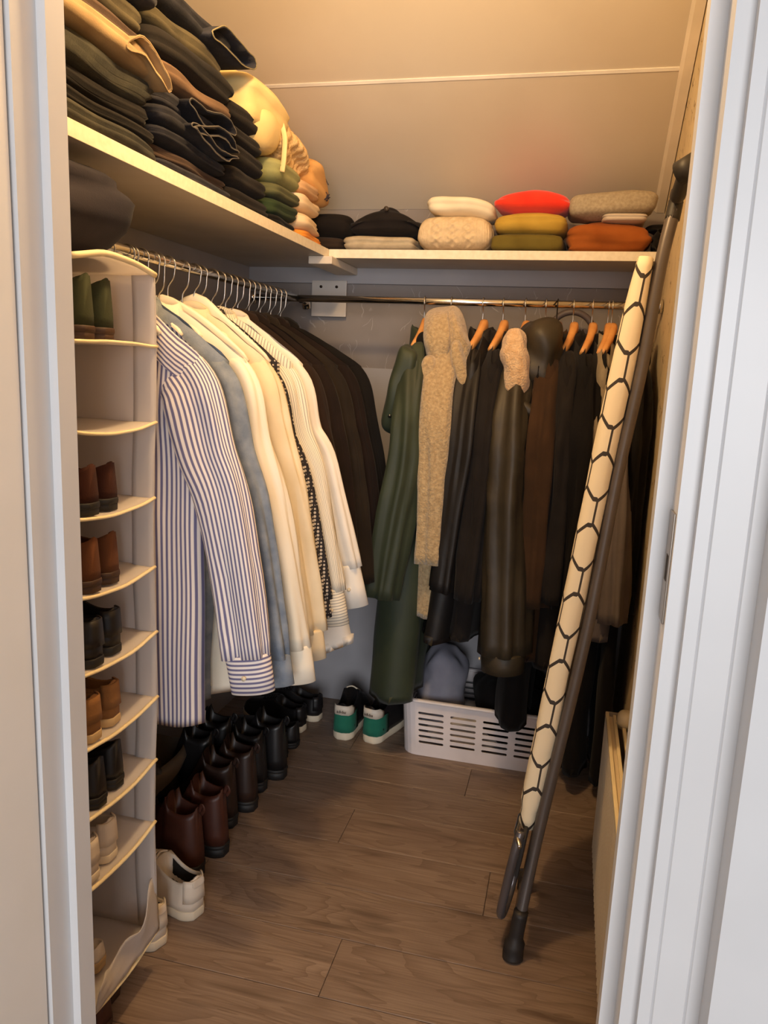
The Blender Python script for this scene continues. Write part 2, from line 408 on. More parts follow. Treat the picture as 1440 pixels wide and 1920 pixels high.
# ------------------------------------------------------------------ hangers
H_WHITE = mat('white_hanger_wood', (232, 222, 204), 0.4, bs=0.05, bscale=80)
H_WOOD = mat('light_hanger_wood', (206, 140, 74), 0.42, c2=(222, 160, 92), ns=20, bs=0.1, bscale=60)
H_BROWN = mat('red_brown_hanger_wood', (150, 84, 44), 0.42, c2=(170, 98, 56), ns=20, bs=0.1, bscale=60)
H_DARK = mat('black_hook_metal', (50, 44, 40), 0.35, 0.8)
def hanger(loc, rz, m, label, group, half=0.215, drop=0.125, wide=0.030, hook=STEEL, top=0.098, broad=False, cat='hanger', thick=1.0):
    """loc is the point on the rail axis; the hanger plane is local x-z"""
    t = empty('coat_hanger', loc, rz, label, cat, group)
    zt = -top
    P = []; n = 24; rz_ = []; rx_ = []
    for i in range(n + 1):
        u = -1 + 2 * i / n; a = abs(u)
        z = zt - drop * (0.18 * a + 0.82 * a ** 1.35) - wide * 0.4
        P.append(Vector((half * u, 0.006 * math.cos(PI * u / 2) - 0.022 * a * a, z)))
        ww = wide * ((1.25 if broad else 1.0) * (1 - a) + 0.62 * a) * (1 if a < 0.97 else 0.6)
        if broad: ww *= 1 + 0.9 * math.exp(-(a / 0.28) ** 2)
        rz_.append(ww / 2); rx_.append((0.0065 + 0.004 * (1 - a)) * thick)
    rings = []
    for i, p in enumerate(P):
        tt = (P[min(i + 1, n)] - P[max(i - 1, 0)]).normalized(); nn = Vector((-tt.z, 0, tt.x)); bb = Vector((0, 1, 0)); k = 12
        rings.append([p + nn * (rz_[i] * math.copysign(abs(math.sin(2 * PI * j / k)) ** 0.7, math.sin(2 * PI * j / k))) + bb * (rx_[i] * math.copysign(abs(math.cos(2 * PI * j / k)) ** 0.7, math.cos(2 * PI * j / k))) for j in range(k)])
    V, F = loft(rings); mesh('shoulder_bar', V, F, m, t)
    R = 0.0215
    Q = [Vector((0.0, 0, zt - 0.005)), Vector((0.0, 0, zt + 0.028))]
    Q += [Vector((0.016, 0, zt + 0.052))]
    c = Vector((0, 0, 0.0125 + 0.0022 - R))
    for a in range(-25, 200, 15):
        Q.append(c + Vector((R * math.cos(math.radians(a)), 0, R * math.sin(math.radians(a)))))
    V, F = tube(smooth_path(Q, 3), 0.0022, 7, up=Vector((0, 1, 0))); mesh('hook', V, F, hook, t)
    return t

# ------------------------------------------------------------------ garments
def garment(name, cat, label, group, loc, rz, m, sw=0.245, nw=0.065, sd=0.125, L=0.95, hw=0.23, t0=0.022, t1=0.045, fold=0.012, kf=9,
            sl=0.80, eo=0.085, sr=0.062, er=0.050, srv=0.034, sm=None, cuff=None, cuffm=None, collar='shirt', collarm=None, tail=0.0, seed=0,
            top=0.112, ush=0.0, vsh=0.0, wr=0.004, sev=(0, 0), seu=(None, None), sez=(None, None), open_front=False, yoke=None, nu=22, ns=40, face=-1, er_v=None, sides=(-1, 1), sfold=0.0040, raglan=False, crease=0.0):
    """A hanging garment: local x along the shoulders, y through the thickness, z up. loc is the point on the rail axis."""
    T = empty(name, loc, rz, label, cat, group)
    def ztop(u):
        a = abs(u)
        return -top if a < nw else -top - sd * ((a - nw) / max(1e-3, sw - nw)) ** 1.15
    def grid(ns_, s0, s1, inflate=0.0, uvmode=0):
        V = []; UV = []; per = 2 * nu
        for j in range(ns_ + 1):
            s = s0 + (s1 - s0) * j / ns_
            W = sw + (hw - sw) * min(1, s * 1.15)
            W *= 1 - 0.05 * math.exp(-((s - 0.2) / 0.08) ** 2)
            for i in range(per):
                if i <= nu: c = -1 + 2 * i / nu; side = -1
                else: c = 1 - 2 * (i - nu) / nu; side = 1
                cc = math.copysign(abs(c) ** 0.92, c)
                zt = ztop(cc * sw); zb = -L + tail * abs(cc) ** 3
                z = zt + (zb - zt) * s
                ts = (t0 + (t1 - t0) * min(1, s * 2.2)) * (1 - abs(c) ** 3.2) ** 0.5 * min(1, (s + 0.006) * 22) ** 0.5
                A = fold * min(1, s * 1.5 + 0.1) * (1 - abs(c) ** 6)
                v = side * (ts + inflate)
                v += A * (math.sin(kf * cc + seed * 1.7 + side * 0.8 + 1.3 * s) * 0.6 + 0.7 * fb(cc * 2.2 + seed, s * 1.2, side * 3.1 + seed)) * min(1, s * 5)
                v += wr * 1.6 * fb(cc * 4 + seed, z * 4, side + seed * 2.3) * min(1, s * 8)
                x = cc * W + ush * s * s + wr * fb(c + seed, z * 3, 5 + side)
                V.append(Vector((x, v + vsh * s * s, z + wr * fb(cc * 5, side, seed))))
                UV.append((cc * hw + (0.013 if side > 0 else 0), z) if uvmode == 0 else (z - zt, cc * hw))
        F = []
        for j in range(ns_):
            for i in range(per):
                a = j * per + i; b = j * per + (i + 1) % per
                F.append((a, b, b + per, a + per))
        return V, F, UV
    V, F, UV = grid(ns, 0.0, 1.0)
    per = 2 * nu; k0 = len(V) - per                          # turned-in hem
    for i in range(per): V.append(V[k0 + i] + Vector((0, -0.003 if i > nu else 0.003, 0.03))); UV.append(UV[k0 + i])
    F.append(tuple(range(len(V) - per, len(V))))
    for i in range(per):
        a = k0 + i; b = k0 + (i + 1) % per; F.append((a, b, b + per, a + per))
    mesh('body', V, F, m, T, uv=UV)
    if yoke:
        V, F, UV = grid(6, 0.0, yoke / L, 0.0016, 1)
        mesh('yoke', V, F, yoke_m(m) if isinstance(yoke, str) else cuffm or m, T, uv=UV)
    # sleeves
    for q, s in enumerate((-1, 1)):
        if s not in sides: continue
        ue = seu[q] if seu[q] is not None else (sw + eo if s > 0 else sw - 0.04); srk = 1.0 if s > 0 else 0.72
        ze = sez[q] if sez[q] is not None else -(top + sd + sl)
        zt = -top - sd
        P = smooth_path([(s * (sw - (0.145 if raglan else 0.085)), 0, zt + (0.030 if raglan else -0.020)), (s * (sw - (0.07 if raglan else 0.035)), 0, zt - (0.045 if raglan else 0.075)), (s * (sw + 0.001), 0.1 * sev[q], zt - 0.20), (s * (sw + (ue - sw) * 0.45), 0.35 * sev[q], zt + (ze - zt) * 0.5),
                         (s * ue, sev[q], ze)], 7)
        n = len(P); K = 36; rings = []; UV = []
        for i, p in enumerate(P):
            f = i / (n - 1)
            tt = (P[min(i + 1, n - 1)] - P[max(i - 1, 0)]).normalized()
            nn = Vector((-tt.z, 0, tt.x)); nn.normalize(); bb = nn.cross(tt).normalized()
            rr = srk * sr * min(1.0, 0.45 + f * 4) * (1 - max(0, f - 0.25) / 0.75) + er * max(0, f - 0.25) / 0.75
            rv = (srv * (1 - f) + (er_v or srv * 0.9) * f) * min(1.0, 0.35 + f * 2.3)
            ring = []
            for j in range(K):
                a = 2 * PI * j / K; ca, sa = math.cos(a), math.sin(a)
                dd = wr * 1.5 * fb(ca * 1.8 + seed, sa * 1.8 + s * 3, p.z * 3.5 + seed) + fold * 0.35 * math.sin(3 * a + seed + 2.2 * f) * min(1, 2.5 * f) + sfold * (math.sin(5 * a + 2.5 * fb(p.z * 3, seed, s)) + 0.8 * math.sin(8 * a + seed + 4 * fb(p.z * 2.3, s, seed))) * min(1, 3 * f)
                dd += wr * 0.5 * fb(ca * 3, sa * 3 + seed, p.z * 10) + crease * math.sin(p.z * 75 + 5 * fb(ca * 1.5, sa * 1.5, p.z * 5)) * max(0, min(1, (f - 0.35) * 4)) * max(0, fb(p.z * 6, seed, 2) + 0.5)
                ring.append(p + nn * (ca * (rr + dd)) + bb * (sa * (rv + dd)))
                UV.append((j / K * 0.42 if j <= K / 2 else (1 - j / K) * 0.42, p.z))
            rings.append(ring)
        V, F = loft(rings)
        mesh('sleeve', V, F, sm or m, T, uv=UV)
        if cuff:
            tt = (P[-1] - P[-3]).normalized(); nn = Vector((-tt.z, 0, tt.x)).normalized(); bb = nn.cross(tt).normalized()
            rings = []; UV = []
            for f, g in ((-0.10, 0.92), (-0.06, 1.0), (0, 1.02), (0.5, 1.0), (1.0, 0.98), (1.0, 0.90), (0.80, 0.86)):
                rings.append([P[-1] + tt * (cuff * f) + nn * (math.cos(2 * PI * j / K) * (er * 0.97 * g + 0.003 * math.sin(3 * 2 * PI * j / K + f))) + bb * (math.sin(2 * PI * j / K) * ((er_v or srv * 0.9) * 0.97 * g + 0.003 * math.cos(2 * 2 * PI * j / K))) for j in range(K)])
                UV += [(f * cuff + 0.5, j / K) for j in range(K)]
            V, F = loft(rings); cf = mesh('cuff', V, F, cuffm or sm or m, T, uv=UV)
            bp = P[-1] + tt * (cuff * 0.5) - bb * ((er_v or srv * 0.9) * 1.0)
            V, F = tube([bp - bb * 0.003 * 1, bp + bb * 0.002], 0.0055, 10); mesh('button', V, F, mat('cream_button', (210, 196, 170), 0.4), cf)
    # collar
    cm = collarm or m
    CR_ = {'coat': ((-0.07, 0.80, 0.9), (0.0, 0.78, 0.9), (0.026, 0.82, 0.92), (0.034, 0.94, 1.02), (0.022, 1.06, 1.14), (-0.020, 1.20, 1.26), (-0.060, 1.34, 1.34), (-0.066, 1.28, 1.26))}
    if collar == 'coat':
        K = 32; rings = []; UV = []
        for dz, g, gv in CR_['coat']:
            ring = []
            for j in range(K):
                a = 2 * PI * j / K; dr_ = 0.30 * nw * abs(math.cos(a)) ** 2
                ring.append(Vector((math.cos(a) * nw * g, math.sin(a) * (t0 * 0.95) * gv + 0.004 * fb(a * 2, seed, dz * 12), -top + dz - dr_ - 0.03 * max(0, dz * -12) * max(0, math.cos(a)) + 0.006 * fb(math.cos(a) * 2, math.sin(a) * 2 + seed, 1))))
                UV.append((a * nw, dz))
            rings.append(ring)
        V, F = loft(rings, True, (False, False)); mesh('collar', V, F, cm, T, uv=UV)
    elif collar:
        K = 28; hts = {'shirt': (0.030, 0.045, 1.0), 'coat': (0.042, 0.085, 0.80), 'band': (0.02, 0.0, 0.9), 'crew': (0.012, 0.006, 1.0)}[collar]
        rings = []; UV = []
        for dz, g in ((-0.02, 0.80), (hts[0] * 0.5, 0.80), (hts[0], 0.86), (hts[0] * 1.05, 0.98), (hts[0] * 0.4, 1.12), (hts[0] - hts[1], 1.28), (hts[0] - hts[1] - 0.004, 1.22)):
            ring = []
            for j in range(K):
                a = 2 * PI * j / K; drop = 0.38 * nw * (abs(math.cos(a)) ** 1.4)
                fr = max(0, -math.sin(a) * face * -1)
                ring.append(Vector((math.cos(a) * nw * g * 1.08, math.sin(a) * (t0 + 0.026) * g * hts[2], -top + dz - drop - 0.018 * fr + 0.002 * fb(a * 3, seed, dz * 20))))
                UV.append((a * nw, dz + 0.2))
            rings.append(ring)
        V, F = loft(rings, True, (False, False)); mesh('collar', V, F, cm, T, uv=UV)
    return T

ST_BLUE = striped('blue_white_stripe', (236, 226, 218), (112, 108, 140), 0.0108, 0.46, 0)
ST_BLUE_H = striped('blue_white_stripe_crosswise', (236, 226, 218), (112, 108, 140), 0.0108, 0.46, 0)
ST_THIN = striped('fine_cream_stripe', (236, 226, 206), (150, 146, 140), 0.0085, 0.24, 0)
ST_THIN_H = striped('fine_cream_stripe_crosswise', (236, 226, 206), (150, 146, 140), 0.0085, 0.24, 0)
DENIM_L = fabric('pale_blue_denim', (112, 122, 136), (138, 146, 156), ns=26, bs=0.5)
COTTON = fabric('cream_white_cotton', (232, 222, 202), (238, 229, 212), ns=7, bs=0.3, bscale=60)
COTTON2 = fabric('ivory_linen', (224, 208, 176), (232, 218, 190), ns=10, bs=0.5, bscale=90)
WHITE_C = fabric('white_poplin', (228, 222, 212), (236, 230, 220), ns=9, bs=0.3, bscale=50)
D_BROWN = fabric('dark_brown_wool', (36, 24, 18), (44, 30, 22))
D_CHOC = fabric('chocolate_wool', (25, 16, 13), (32, 21, 17))
D_BLACK = fabric('black_wool', (17, 14, 13), (22, 19, 17))
D_OLIVE = fabric('dark_olive_brown_cloth', (32, 25, 19), (40, 32, 24))
NAVY = fabric('navy_cloth', (34, 32, 40), (44, 40, 48))
POLKA = mat('black_white_dotted', (40, 34, 34), 0.8, c2=(52, 44, 42))
def dots():
    m = bpy.data.materials.new('black_cloth_with_white_dots'); nt, p = nodes(m); p.inputs['Roughness'].default_value = 0.85
    tc = N(nt, 'ShaderNodeTexCoord'); v = N(nt, 'ShaderNodeTexVoronoi'); v.inputs['Scale'].default_value = 95; v.inputs['Randomness'].default_value = 0.0
    nt.links.new(tc.outputs['Object'], v.inputs['Vector'])
    nt.links.new(mixc(nt, mth(nt, 'LESS_THAN', v.outputs['Distance'], 0.36), col(38, 34, 38), col(200, 190, 176)), p.inputs['Base Color'])
    return m
DOTS = dots()

# garments on the left rail: (y, material ...). hook direction: local +x -> aisle (+X world)
GL = 'shirts and jackets on the left rail'
garment('long_shirt', 'shirt', 'blue and white striped shirt hanging nearest the door on the left rail', GL, (XR0, 1.56, ZRD), 0, ST_BLUE, sw=0.235, hw=0.235, L=1.095, sd=0.125,
        sl=0.665, eo=0.105, sr=0.070, er=0.056, srv=0.036, cuff=0.085, cuffm=ST_BLUE_H, collar='shirt', yoke=0.10, seed=1, fold=0.012, tail=0.01, wr=0.006)
garment('denim_shirt', 'shirt', 'pale blue denim shirt directly behind the blue striped shirt', GL, (XR0, 1.655, ZRD), 0, DENIM_L, sw=0.25, hw=0.20, L=1.07, sl=0.70, eo=0.115, sr=0.062, er=0.045,
        srv=0.028, cuff=0.07, seed=2, fold=0.012, wr=0.008)
garment('plain_shirt', 'shirt', 'plain cream white shirt behind the denim shirt', GL, (XR0, 1.75, ZRD), 0, COTTON, sw=0.25, hw=0.27, L=1.09, sl=0.71, eo=0.12, sr=0.070, er=0.060, srv=0.034,
        cuff=0.09, seed=3, fold=0.012, wr=0.005, tail=0.03)
garment('linen_blouse', 'shirt', 'ivory blouse with gathered shoulder seam behind the plain cream shirt', GL, (XR0, 1.90, ZRD), 0, COTTON2, sw=0.245, hw=0.25, L=1.03, sl=0.72, eo=0.115, sr=0.066, er=0.052, srv=0.034,
        cuff=0.075, seed=4, fold=0.015, wr=0.009, kf=14)
garment('dotted_shirt', 'shirt', 'dark shirt with small white dots, a sliver between cream shirts', GL, (XR0, 2.00, ZRD), 0, DOTS, sw=0.235, hw=0.25, L=0.98, sl=0.66, eo=0.125, er=0.036, sr=0.05, srv=0.022, cuff=0.05, seed=5)
garment('fine_striped_shirt', 'shirt', 'cream shirt with fine grey stripes and a gathered cuff', GL, (XR0, 2.07, ZRD), 0, ST_THIN, sw=0.245, hw=0.25, L=1.02, sl=0.65, eo=0.135, er=0.036, sr=0.06, srv=0.030,
        cuff=0.10, cuffm=ST_THIN_H, seed=6, wr=0.007)
garment('white_shirt', 'shirt', 'white shirt with rounded tail, last pale shirt before the dark jackets', GL, (XR0, 2.16, ZRD), 0, WHITE_C, sw=0.245, hw=0.30, L=1.12, sl=0.60, eo=0.155, er=0.040, sr=0.066, srv=0.030,
        cuff=0.12, seed=7, tail=0.05, ush=0.13, wr=0.006)
for i, (y, mm, lab, sw_, L_, hw_, eo_, sl_, nm) in enumerate([
    (2.245, D_BROWN, 'dark brown jacket right behind the pale shirts', 0.245, 0.98, 0.24, 0.075, 0.68, 'wool_jacket'),
    (2.33, D_CHOC, 'chocolate brown jacket, second of the dark jackets from the pale shirts', 0.255, 1.00, 0.26, 0.08, 0.70, 'wool_jacket'),
    (2.42, D_OLIVE, 'olive brown jacket in the middle of the dark jackets', 0.27, 1.02, 0.27, 0.09, 0.72, 'wool_jacket'),
    (2.51, D_CHOC, 'very dark brown coat in front of the black coat on the left rail', 0.28, 1.06, 0.28, 0.10, 0.74, 'wool_coat'),
    (2.60, D_BLACK, 'black coat hanging last on the left rail near the back wall', 0.30, 1.10, 0.30, 0.10, 0.76, 'wool_coat')]):
    garment(nm, 'jacket', lab, GL, (XR0, y, ZRD), 0, mm, sw=sw_, hw=hw_, L=L_, sl=sl_, eo=eo_, sr=0.066, er=0.056, srv=0.034, collar='coat', t1=0.036, seed=10 + i, fold=0.008, wr=0.004)

HG = 'white hangers on the left rail'
wh = [(1.56, 0.215, 'white hanger inside the blue striped shirt'), (1.655, 0.215, 'white hanger inside the pale denim shirt'),
      (1.75, 0.215, 'white hanger inside the plain cream shirt'), (1.90, 0.215, 'white hanger inside the ivory blouse'),
      (2.00, 0.20, 'white hanger inside the dotted shirt'), (2.07, 0.205, 'white hanger inside the fine striped shirt'), (2.16, 0.205, 'white hanger inside the white shirt with rounded tail'),
      (2.33, 0.205, 'white hanger inside the chocolate brown jacket'), (2.51, 0.215, 'white hanger inside the very dark brown coat'),
      (2.60, 0.215, 'white hanger inside the last black coat on the left rail')]
for y, h, lab in wh:
    hanger((XR0, y, ZRD), 0, H_WHITE, lab, HG, half=h - 0.075, drop=0.075)
for y, lab in ((1.825, 'empty white hanger with broad shoulders, nearer of the two bare ones'), (1.965, 'empty white hanger with rounded broad neck, farther of the two bare ones')):
    hanger((XR0, y, ZRD), 0, H_WHITE, lab, HG, half=0.228, drop=0.135, wide=0.036, broad=y > 1.9, top=0.088)
for y, lab in ((2.245, 'brown wooden hanger inside the dark brown jacket'), (2.42, 'brown wooden hanger inside the olive brown jacket')):
    hanger((XR0, y, ZRD), 0, H_WOOD, lab, 'wooden hangers on the left rail', half=0.14, drop=0.08)
for y, wh_ in ((1.64, 'between the striped and the denim shirt'), (1.70, 'right behind the denim shirt'), (1.775, 'between the plain cream shirt and the nearer bare hanger'), (2.115, 'between the fine striped and the white shirt'),
              (2.20, 'right behind the white shirt'), (2.29, 'between the dark and the chocolate brown jacket'), (2.37, 'in front of the olive brown jacket'), (2.46, 'behind the olive brown jacket'), (2.555, 'in front of the last black coat')):
    hanger((XR0, y, ZRD), 0, H_WHITE, 'thin white hanger ' + wh_, 'spare thin hangers', half=0.17, drop=0.10, wide=0.014, top=0.115)

# ------------------------------------------------------------------ coats on the back rail (hanger plane runs toward the viewer)
GREEN = fabric('dark_green_waxed_cloth', (42, 50, 36), (54, 62, 44), ns=5, bs=0.2, bscale=50, spec=0.4, rough=0.6)
TEDDY = mat('beige_teddy_fleece', (164, 140, 104), 0.95, 0, (188, 164, 126), 90, 1.0, 130, 0.006, 0.1, 0.5)
TEDDY_S = fabric('beige_inner_cloth', (190, 160, 128), (204, 174, 140))
LEATHER = mat('dark_olive_waxed_leather', (46, 40, 30), 0.55, c2=(60, 52, 38), ns=8, bs=0.3, bscale=40, bdist=0.003, spec=0.5)
BROWN = fabric('warm_brown_wool', (54, 37, 23), (66, 45, 28))
CHAR = fabric('charcoal_cloth', (27, 23, 22), (35, 31, 29))
BLACK = fabric('black_coat_cloth', (15, 12, 12), (21, 18, 17))
BLACKP = mat('black_padded_nylon', (18, 15, 15), 0.6, c2=(25, 21, 20), ns=10, bs=0.3, bscale=30, bdist=0.004)
GREYK = fabric('beige_grey_knit', (136, 122, 100), (152, 138, 114), bs=0.8, bscale=160)
GREYC = fabric('taupe_grey_coat_cloth', (98, 88, 84), (108, 98, 92))
FUR = mat('pale_fleece_lining', (206, 166, 122), 0.95, c2=(226, 192, 150), ns=60, bs=1.0, bscale=150, bdist=0.006, sheen=0.4)
GB = 'coats on the back rail'
def blob(name, parent, c, dims, m, k=2.6, rot=(0, 0, 0), amp=0.01, fs=14, n=14, nz=12, seed=0, dent=None):
    def fn(p, q):
        s_ = 1 + 0
        d_ = Vector((fb(p.x * fs + seed, p.y * fs, p.z * fs), fb(p.y * fs, p.z * fs + seed, p.x * fs), fb(p.z * fs, p.x * fs, p.y * fs + seed))) * amp
        if dent: d_ += dent(p, q)
        return p + d_
    V, F = superbox(dims[0], dims[1], dims[2], k, n, nz, fn)
    o = mesh(name, V, F, m, parent); o.location = c; o.rotation_euler = rot
    return o
CRZ = -PI / 2          # local +x -> world -Y (toward the viewer)
HW_ = 'wooden hangers on the back rail'
coats = [
 # x, yaw, mat, kwargs, hanger material, label
 (-0.539, 0.10, GREEN, dict(sw=0.225, hw=0.225, L=1.43, t0=0.03, t1=0.040, dt=0.045, sl=0.80, eo=0.04, sr=0.080, er=0.062, srv=0.046, collar='coat', seed=21, vsh=-0.03, fold=0.014, sev=(0, -0.075), cuff=None), H_WOOD, 'parka', 'coat', 'long dark green waxed parka, first coat from the left on the back rail'),
 (-0.443, 0.04, TEDDY, dict(sw=0.225, hw=0.21, L=1.10, t0=0.035, t1=0.030, dt=0.035, sl=0.67, eo=0.03, sr=0.082, er=0.044, srv=0.064, collar=None, er_v=0.046, seed=22, fold=0.006, sev=(0, 0.010), vsh=-0.015), H_WOOD, 'teddy_coat', 'coat', 'beige teddy fleece coat with a hood'),
 (-0.332, 0.0, BLACKP, dict(sw=0.225, hw=0.24, L=1.18, t0=0.03, t1=0.040, sl=0.76, eo=0.02, sr=0.060, er=0.060, srv=0.034, collar='coat', seed=23, vsh=-0.075, sev=(0, -0.045), fold=0.008), H_WOOD, 'winter_jacket', 'jacket', 'black padded jacket right of the beige teddy coat'),
 (-0.262, 0.0, CHAR, dict(sw=0.235, hw=0.23, L=1.16, t0=0.03, t1=0.035, sl=0.78, eo=0.02, sr=0.062, er=0.055, srv=0.036, collar='coat', seed=24, vsh=-0.05, sev=(0, -0.03), fold=0.007), H_WOOD, 'winter_jacket', 'jacket', 'charcoal jacket left of the hooded olive leather coat'),
 (-0.186, -0.04, LEATHER, dict(sw=0.235, hw=0.24, L=1.22, t0=0.03, t1=0.040, sl=0.94, eo=0.05, sr=0.066, er=0.084, srv=0.052, collar=None, seed=25, sev=(0, 0.040), fold=0.010, er_v=0.078, crease=0.006, cuff=0.06), H_WOOD, 'hooded_leather_coat', 'coat', 'dark olive leather coat with a fleece lined hood'),
 (-0.118, 0.0, BLACK, dict(sw=0.225, hw=0.235, L=1.46, t0=0.025, t1=0.035, sl=0.70, eo=0.0, sr=0.05, er=0.045, srv=0.026, collar='coat', seed=26, fold=0.006), H_WOOD, 'long_coat', 'coat', 'long black coat between the leather coat and the brown coat'),
 (-0.080, 0.0, BROWN, dict(sw=0.235, hw=0.235, L=1.20, t0=0.03, t1=0.035, sl=0.78, eo=0.01, sr=0.060, er=0.055, srv=0.036, collar='coat', seed=27, fold=0.005, sev=(0, 0.0)), H_BROWN, 'wool_coat', 'coat', 'brown wool coat right of the hooded leather coat'),
 (-0.026, 0.0, CHAR, dict(sw=0.235, hw=0.235, L=1.22, t0=0.03, t1=0.035, sl=0.76, eo=0.01, sr=0.062, er=0.050, srv=0.036, collar='coat', seed=28, fold=0.007), H_WOOD, 'trench_coat', 'coat', 'dark charcoal trench coat right of the brown wool coat'),
 (0.036, 0.0, BLACK, dict(sw=0.235, hw=0.235, L=1.26, t0=0.03, t1=0.035, sl=0.78, eo=0.01, sr=0.060, er=0.055, srv=0.034, collar='coat', seed=29, fold=0.006), H_WOOD, 'wool_coat', 'coat', 'plain black coat left of the beige grey collar'),
 (0.088, 0.0, GREYK, dict(sw=0.225, hw=0.22, L=0.95, t0=0.03, t1=0.028, sl=0.60, eo=0.0, sr=0.052, er=0.045, srv=0.030, collar='coat', seed=30, fold=0.005), H_WOOD, 'knitted_cardigan', 'cardigan', 'beige grey knitted cardigan beside the top of the ironing board'),
 (0.140, 0.03, GREYC, dict(sw=0.235, hw=0.235, L=1.10, t0=0.025, t1=0.030, sl=0.79, eo=0.07, sr=0.060, er=0.060, srv=0.030, collar=None, seed=31, fold=0.005, sev=(0, 0.03)), H_WOOD, 'long_grey_coat', 'coat', 'taupe grey coat whose sleeve shows right of the ironing board'),
 (0.100, 0.0, BLACK, dict(sw=0.225, hw=0.225, L=1.60, t0=0.03, t1=0.025, sl=0.62, eo=-0.02, sr=0.04, er=0.035, srv=0.02, collar='coat', seed=34, fold=0.005), H_WOOD, 'shade_fill_garment', 'dress', 'long black garment added to fill the deep shade behind the ironing board'),  # added dark garment standing in for deep shade; last coat lengthened likewise
 (0.188, 0.0, BLACK, dict(sw=0.235, hw=0.225, L=1.62, t0=0.03, t1=0.022, dt=0.0, sl=0.78, eo=-0.01, sr=0.05, er=0.045, srv=0.030, collar='coat', seed=32, fold=0.006), H_WOOD, 'long_coat', 'coat', 'long black coat hanging last, against the right wall'),
]
CO = {}
for x, yaw, mm, kw, hm, nm, ct, lab in coats:
    kw['t0'] = 0.040; kw['t1'] = kw['t1'] + kw.pop('dt', 0.020); kw['srv'] = kw['srv'] + 0.014; kw.setdefault('wr', 0.009); kw['fold'] *= 1.6; kw['sfold'] = 0.0075 if mm is not TEDDY else 0.004; kw['raglan'] = True
    g = garment(nm, ct, lab, GB, (x, YS, ZRD), CRZ + yaw, mm, top=kw.pop('top', 0.118), sd=0.095, **kw)
    CO[x] = g
    hook = H_DARK if nm in ('wool_coat',) and x < 0 else STEEL
    hanger((x, YS, ZRD), CRZ + yaw, hm, 'wooden hanger carrying the ' + lab.split(',')[0], HW_, half=0.125, drop=0.085, wide=0.046, hook=hook, top=0.062, thick=1.5)
# green parka: storm flap with snaps, dark inner collar
g = CO[-0.539]
flap = blob('storm_flap', g, (0.15, -0.050, -0.31), (0.17, 0.085, 0.30), GREEN, 4.5, (-0.22, 0.12, 0), 0.018, 9, seed=3)
blob('dark_collar', g, (0.075, 0.01, -0.175), (0.10, 0.075, 0.12), BLACK, 2.6, (0, 0.5, 0), 0.008, 12, seed=5)
bpy.context.view_layer.update()
for k in range(3):
    ok_, pt_, no_, _i = flap.closest_point_on_mesh(Vector((0.10, -0.01 + 0.012 * k, -0.085 - 0.0 * k + 0.028 * k)))
    V, F = tube([pt_ - no_ * 0.002, pt_ + no_ * 0.003], 0.006, 10); mesh('snap_button', V, F, mat('dark_snap', (110, 106, 96), 0.3, 0.9), flap)
# teddy hood
g = CO[-0.443]
def teddy_hood(p, q): return Vector((0, 0, 0.0))
blob('hood', g, (0.100, 0.006, -0.150), (0.20, 0.150, 0.235), TEDDY, 3.4, (0.12, 0.16, 0.1), 0.012, 11, n=26, nz=26, seed=8,
     dent=lambda p, q: Vector((0, -0.30 * p.y * max(0, q.z) - 0.030 * max(0, q.z) * (q.y < 0) * q.y * -1, 0)) - Vector((0.05 * max(0, q.z) ** 2, 0, 0)) - Vector(q) * 0.020 * math.exp(-((p.y - 0.020 - 0.10 * p.z) / 0.010) ** 2) * max(0, q.x))
blob('collar_flap', g, (0.185, -0.048, -0.275), (0.09, 0.055, 0.17), TEDDY, 3.2, (-0.12, 0.1, 0), 0.010, 12, seed=15)
blob('collar_flap', g, (0.175, 0.070, -0.235), (0.09, 0.045, 0.20), TEDDY, 3.0, (0.30, 0.12, 0), 0.010, 12, seed=16)
blob('lapel', g, (0.15, 0.100, -0.27), (0.06, 0.022, 0.19), TEDDY_S, 2.6, (0.3, 0, 0), 0.008, 11, seed=10)
blob('front_panel', g, (0.185, 0.058, -0.53), (0.10, 0.055, 0.56), TEDDY, 3.4, (-0.10, 0.0, 0), 0.012, 8, n=16, nz=26, seed=17)
# leather hood with fleece lining
g = CO[-0.186]
blob('hood', g, (0.12, 0.078, -0.205), (0.24, 0.150, 0.29), LEATHER, 2.8, (0.10, 0.25, 0), 0.014, 10, n=26, nz=26, seed=12, dent=lambda p, q: Vector(q) * (0.008 * math.sin(46 * p.z + 30 * p.y + 20 * p.x) - 0.02 * max(0, q.x) ))
blob('fleece_lining', g, (0.20, 0.008, -0.225), (0.15, 0.086, 0.26), FUR, 2.6, (0.16, 0.22, 0), 0.010, 22, n=18, nz=18, seed=13)
blob('hood_edge', g, (0.235, 0.035, -0.335), (0.05, 0.13, 0.040), LEATHER, 2.4, (-0.45, 0, 0), 0.006, 12, seed=14)
V, F = tube([(0.26, -0.05, -1.19), (0.268, -0.055, -1.19)], 0.012, 14)
# toggle of the black coat
g = CO[-0.118]
bevel_box('wooden_toggle', (0.215, -0.012, -0.315), (0.228, 0.002, -0.280), mat('toggle_wood', (214, 172, 130), 0.5), g, 0.004)
# ring hanging behind the coats
V = []; ring = []
for k in range(49):
    a = 2 * PI * k / 48; ring.append(Vector((0.078 * math.cos(a), 0.004 * math.sin(3 * a), 0.078 * math.sin(a))))
V, F = tube(ring, 0.0115, 12, up=Vector((0, 1, 0)), caps=(False, False))
o = mesh('hoop', V, F, mat('grey_hoop_plastic', (92, 82, 82), 0.5), None); o.location = (-0.030, 2.93, 1.592)
tag(o, 'grey round hoop hanging behind the coats near the right end of the rail', 'hoop')
# two black legs of trousers / dark coat hem seen under the left coats are part of the long coats above

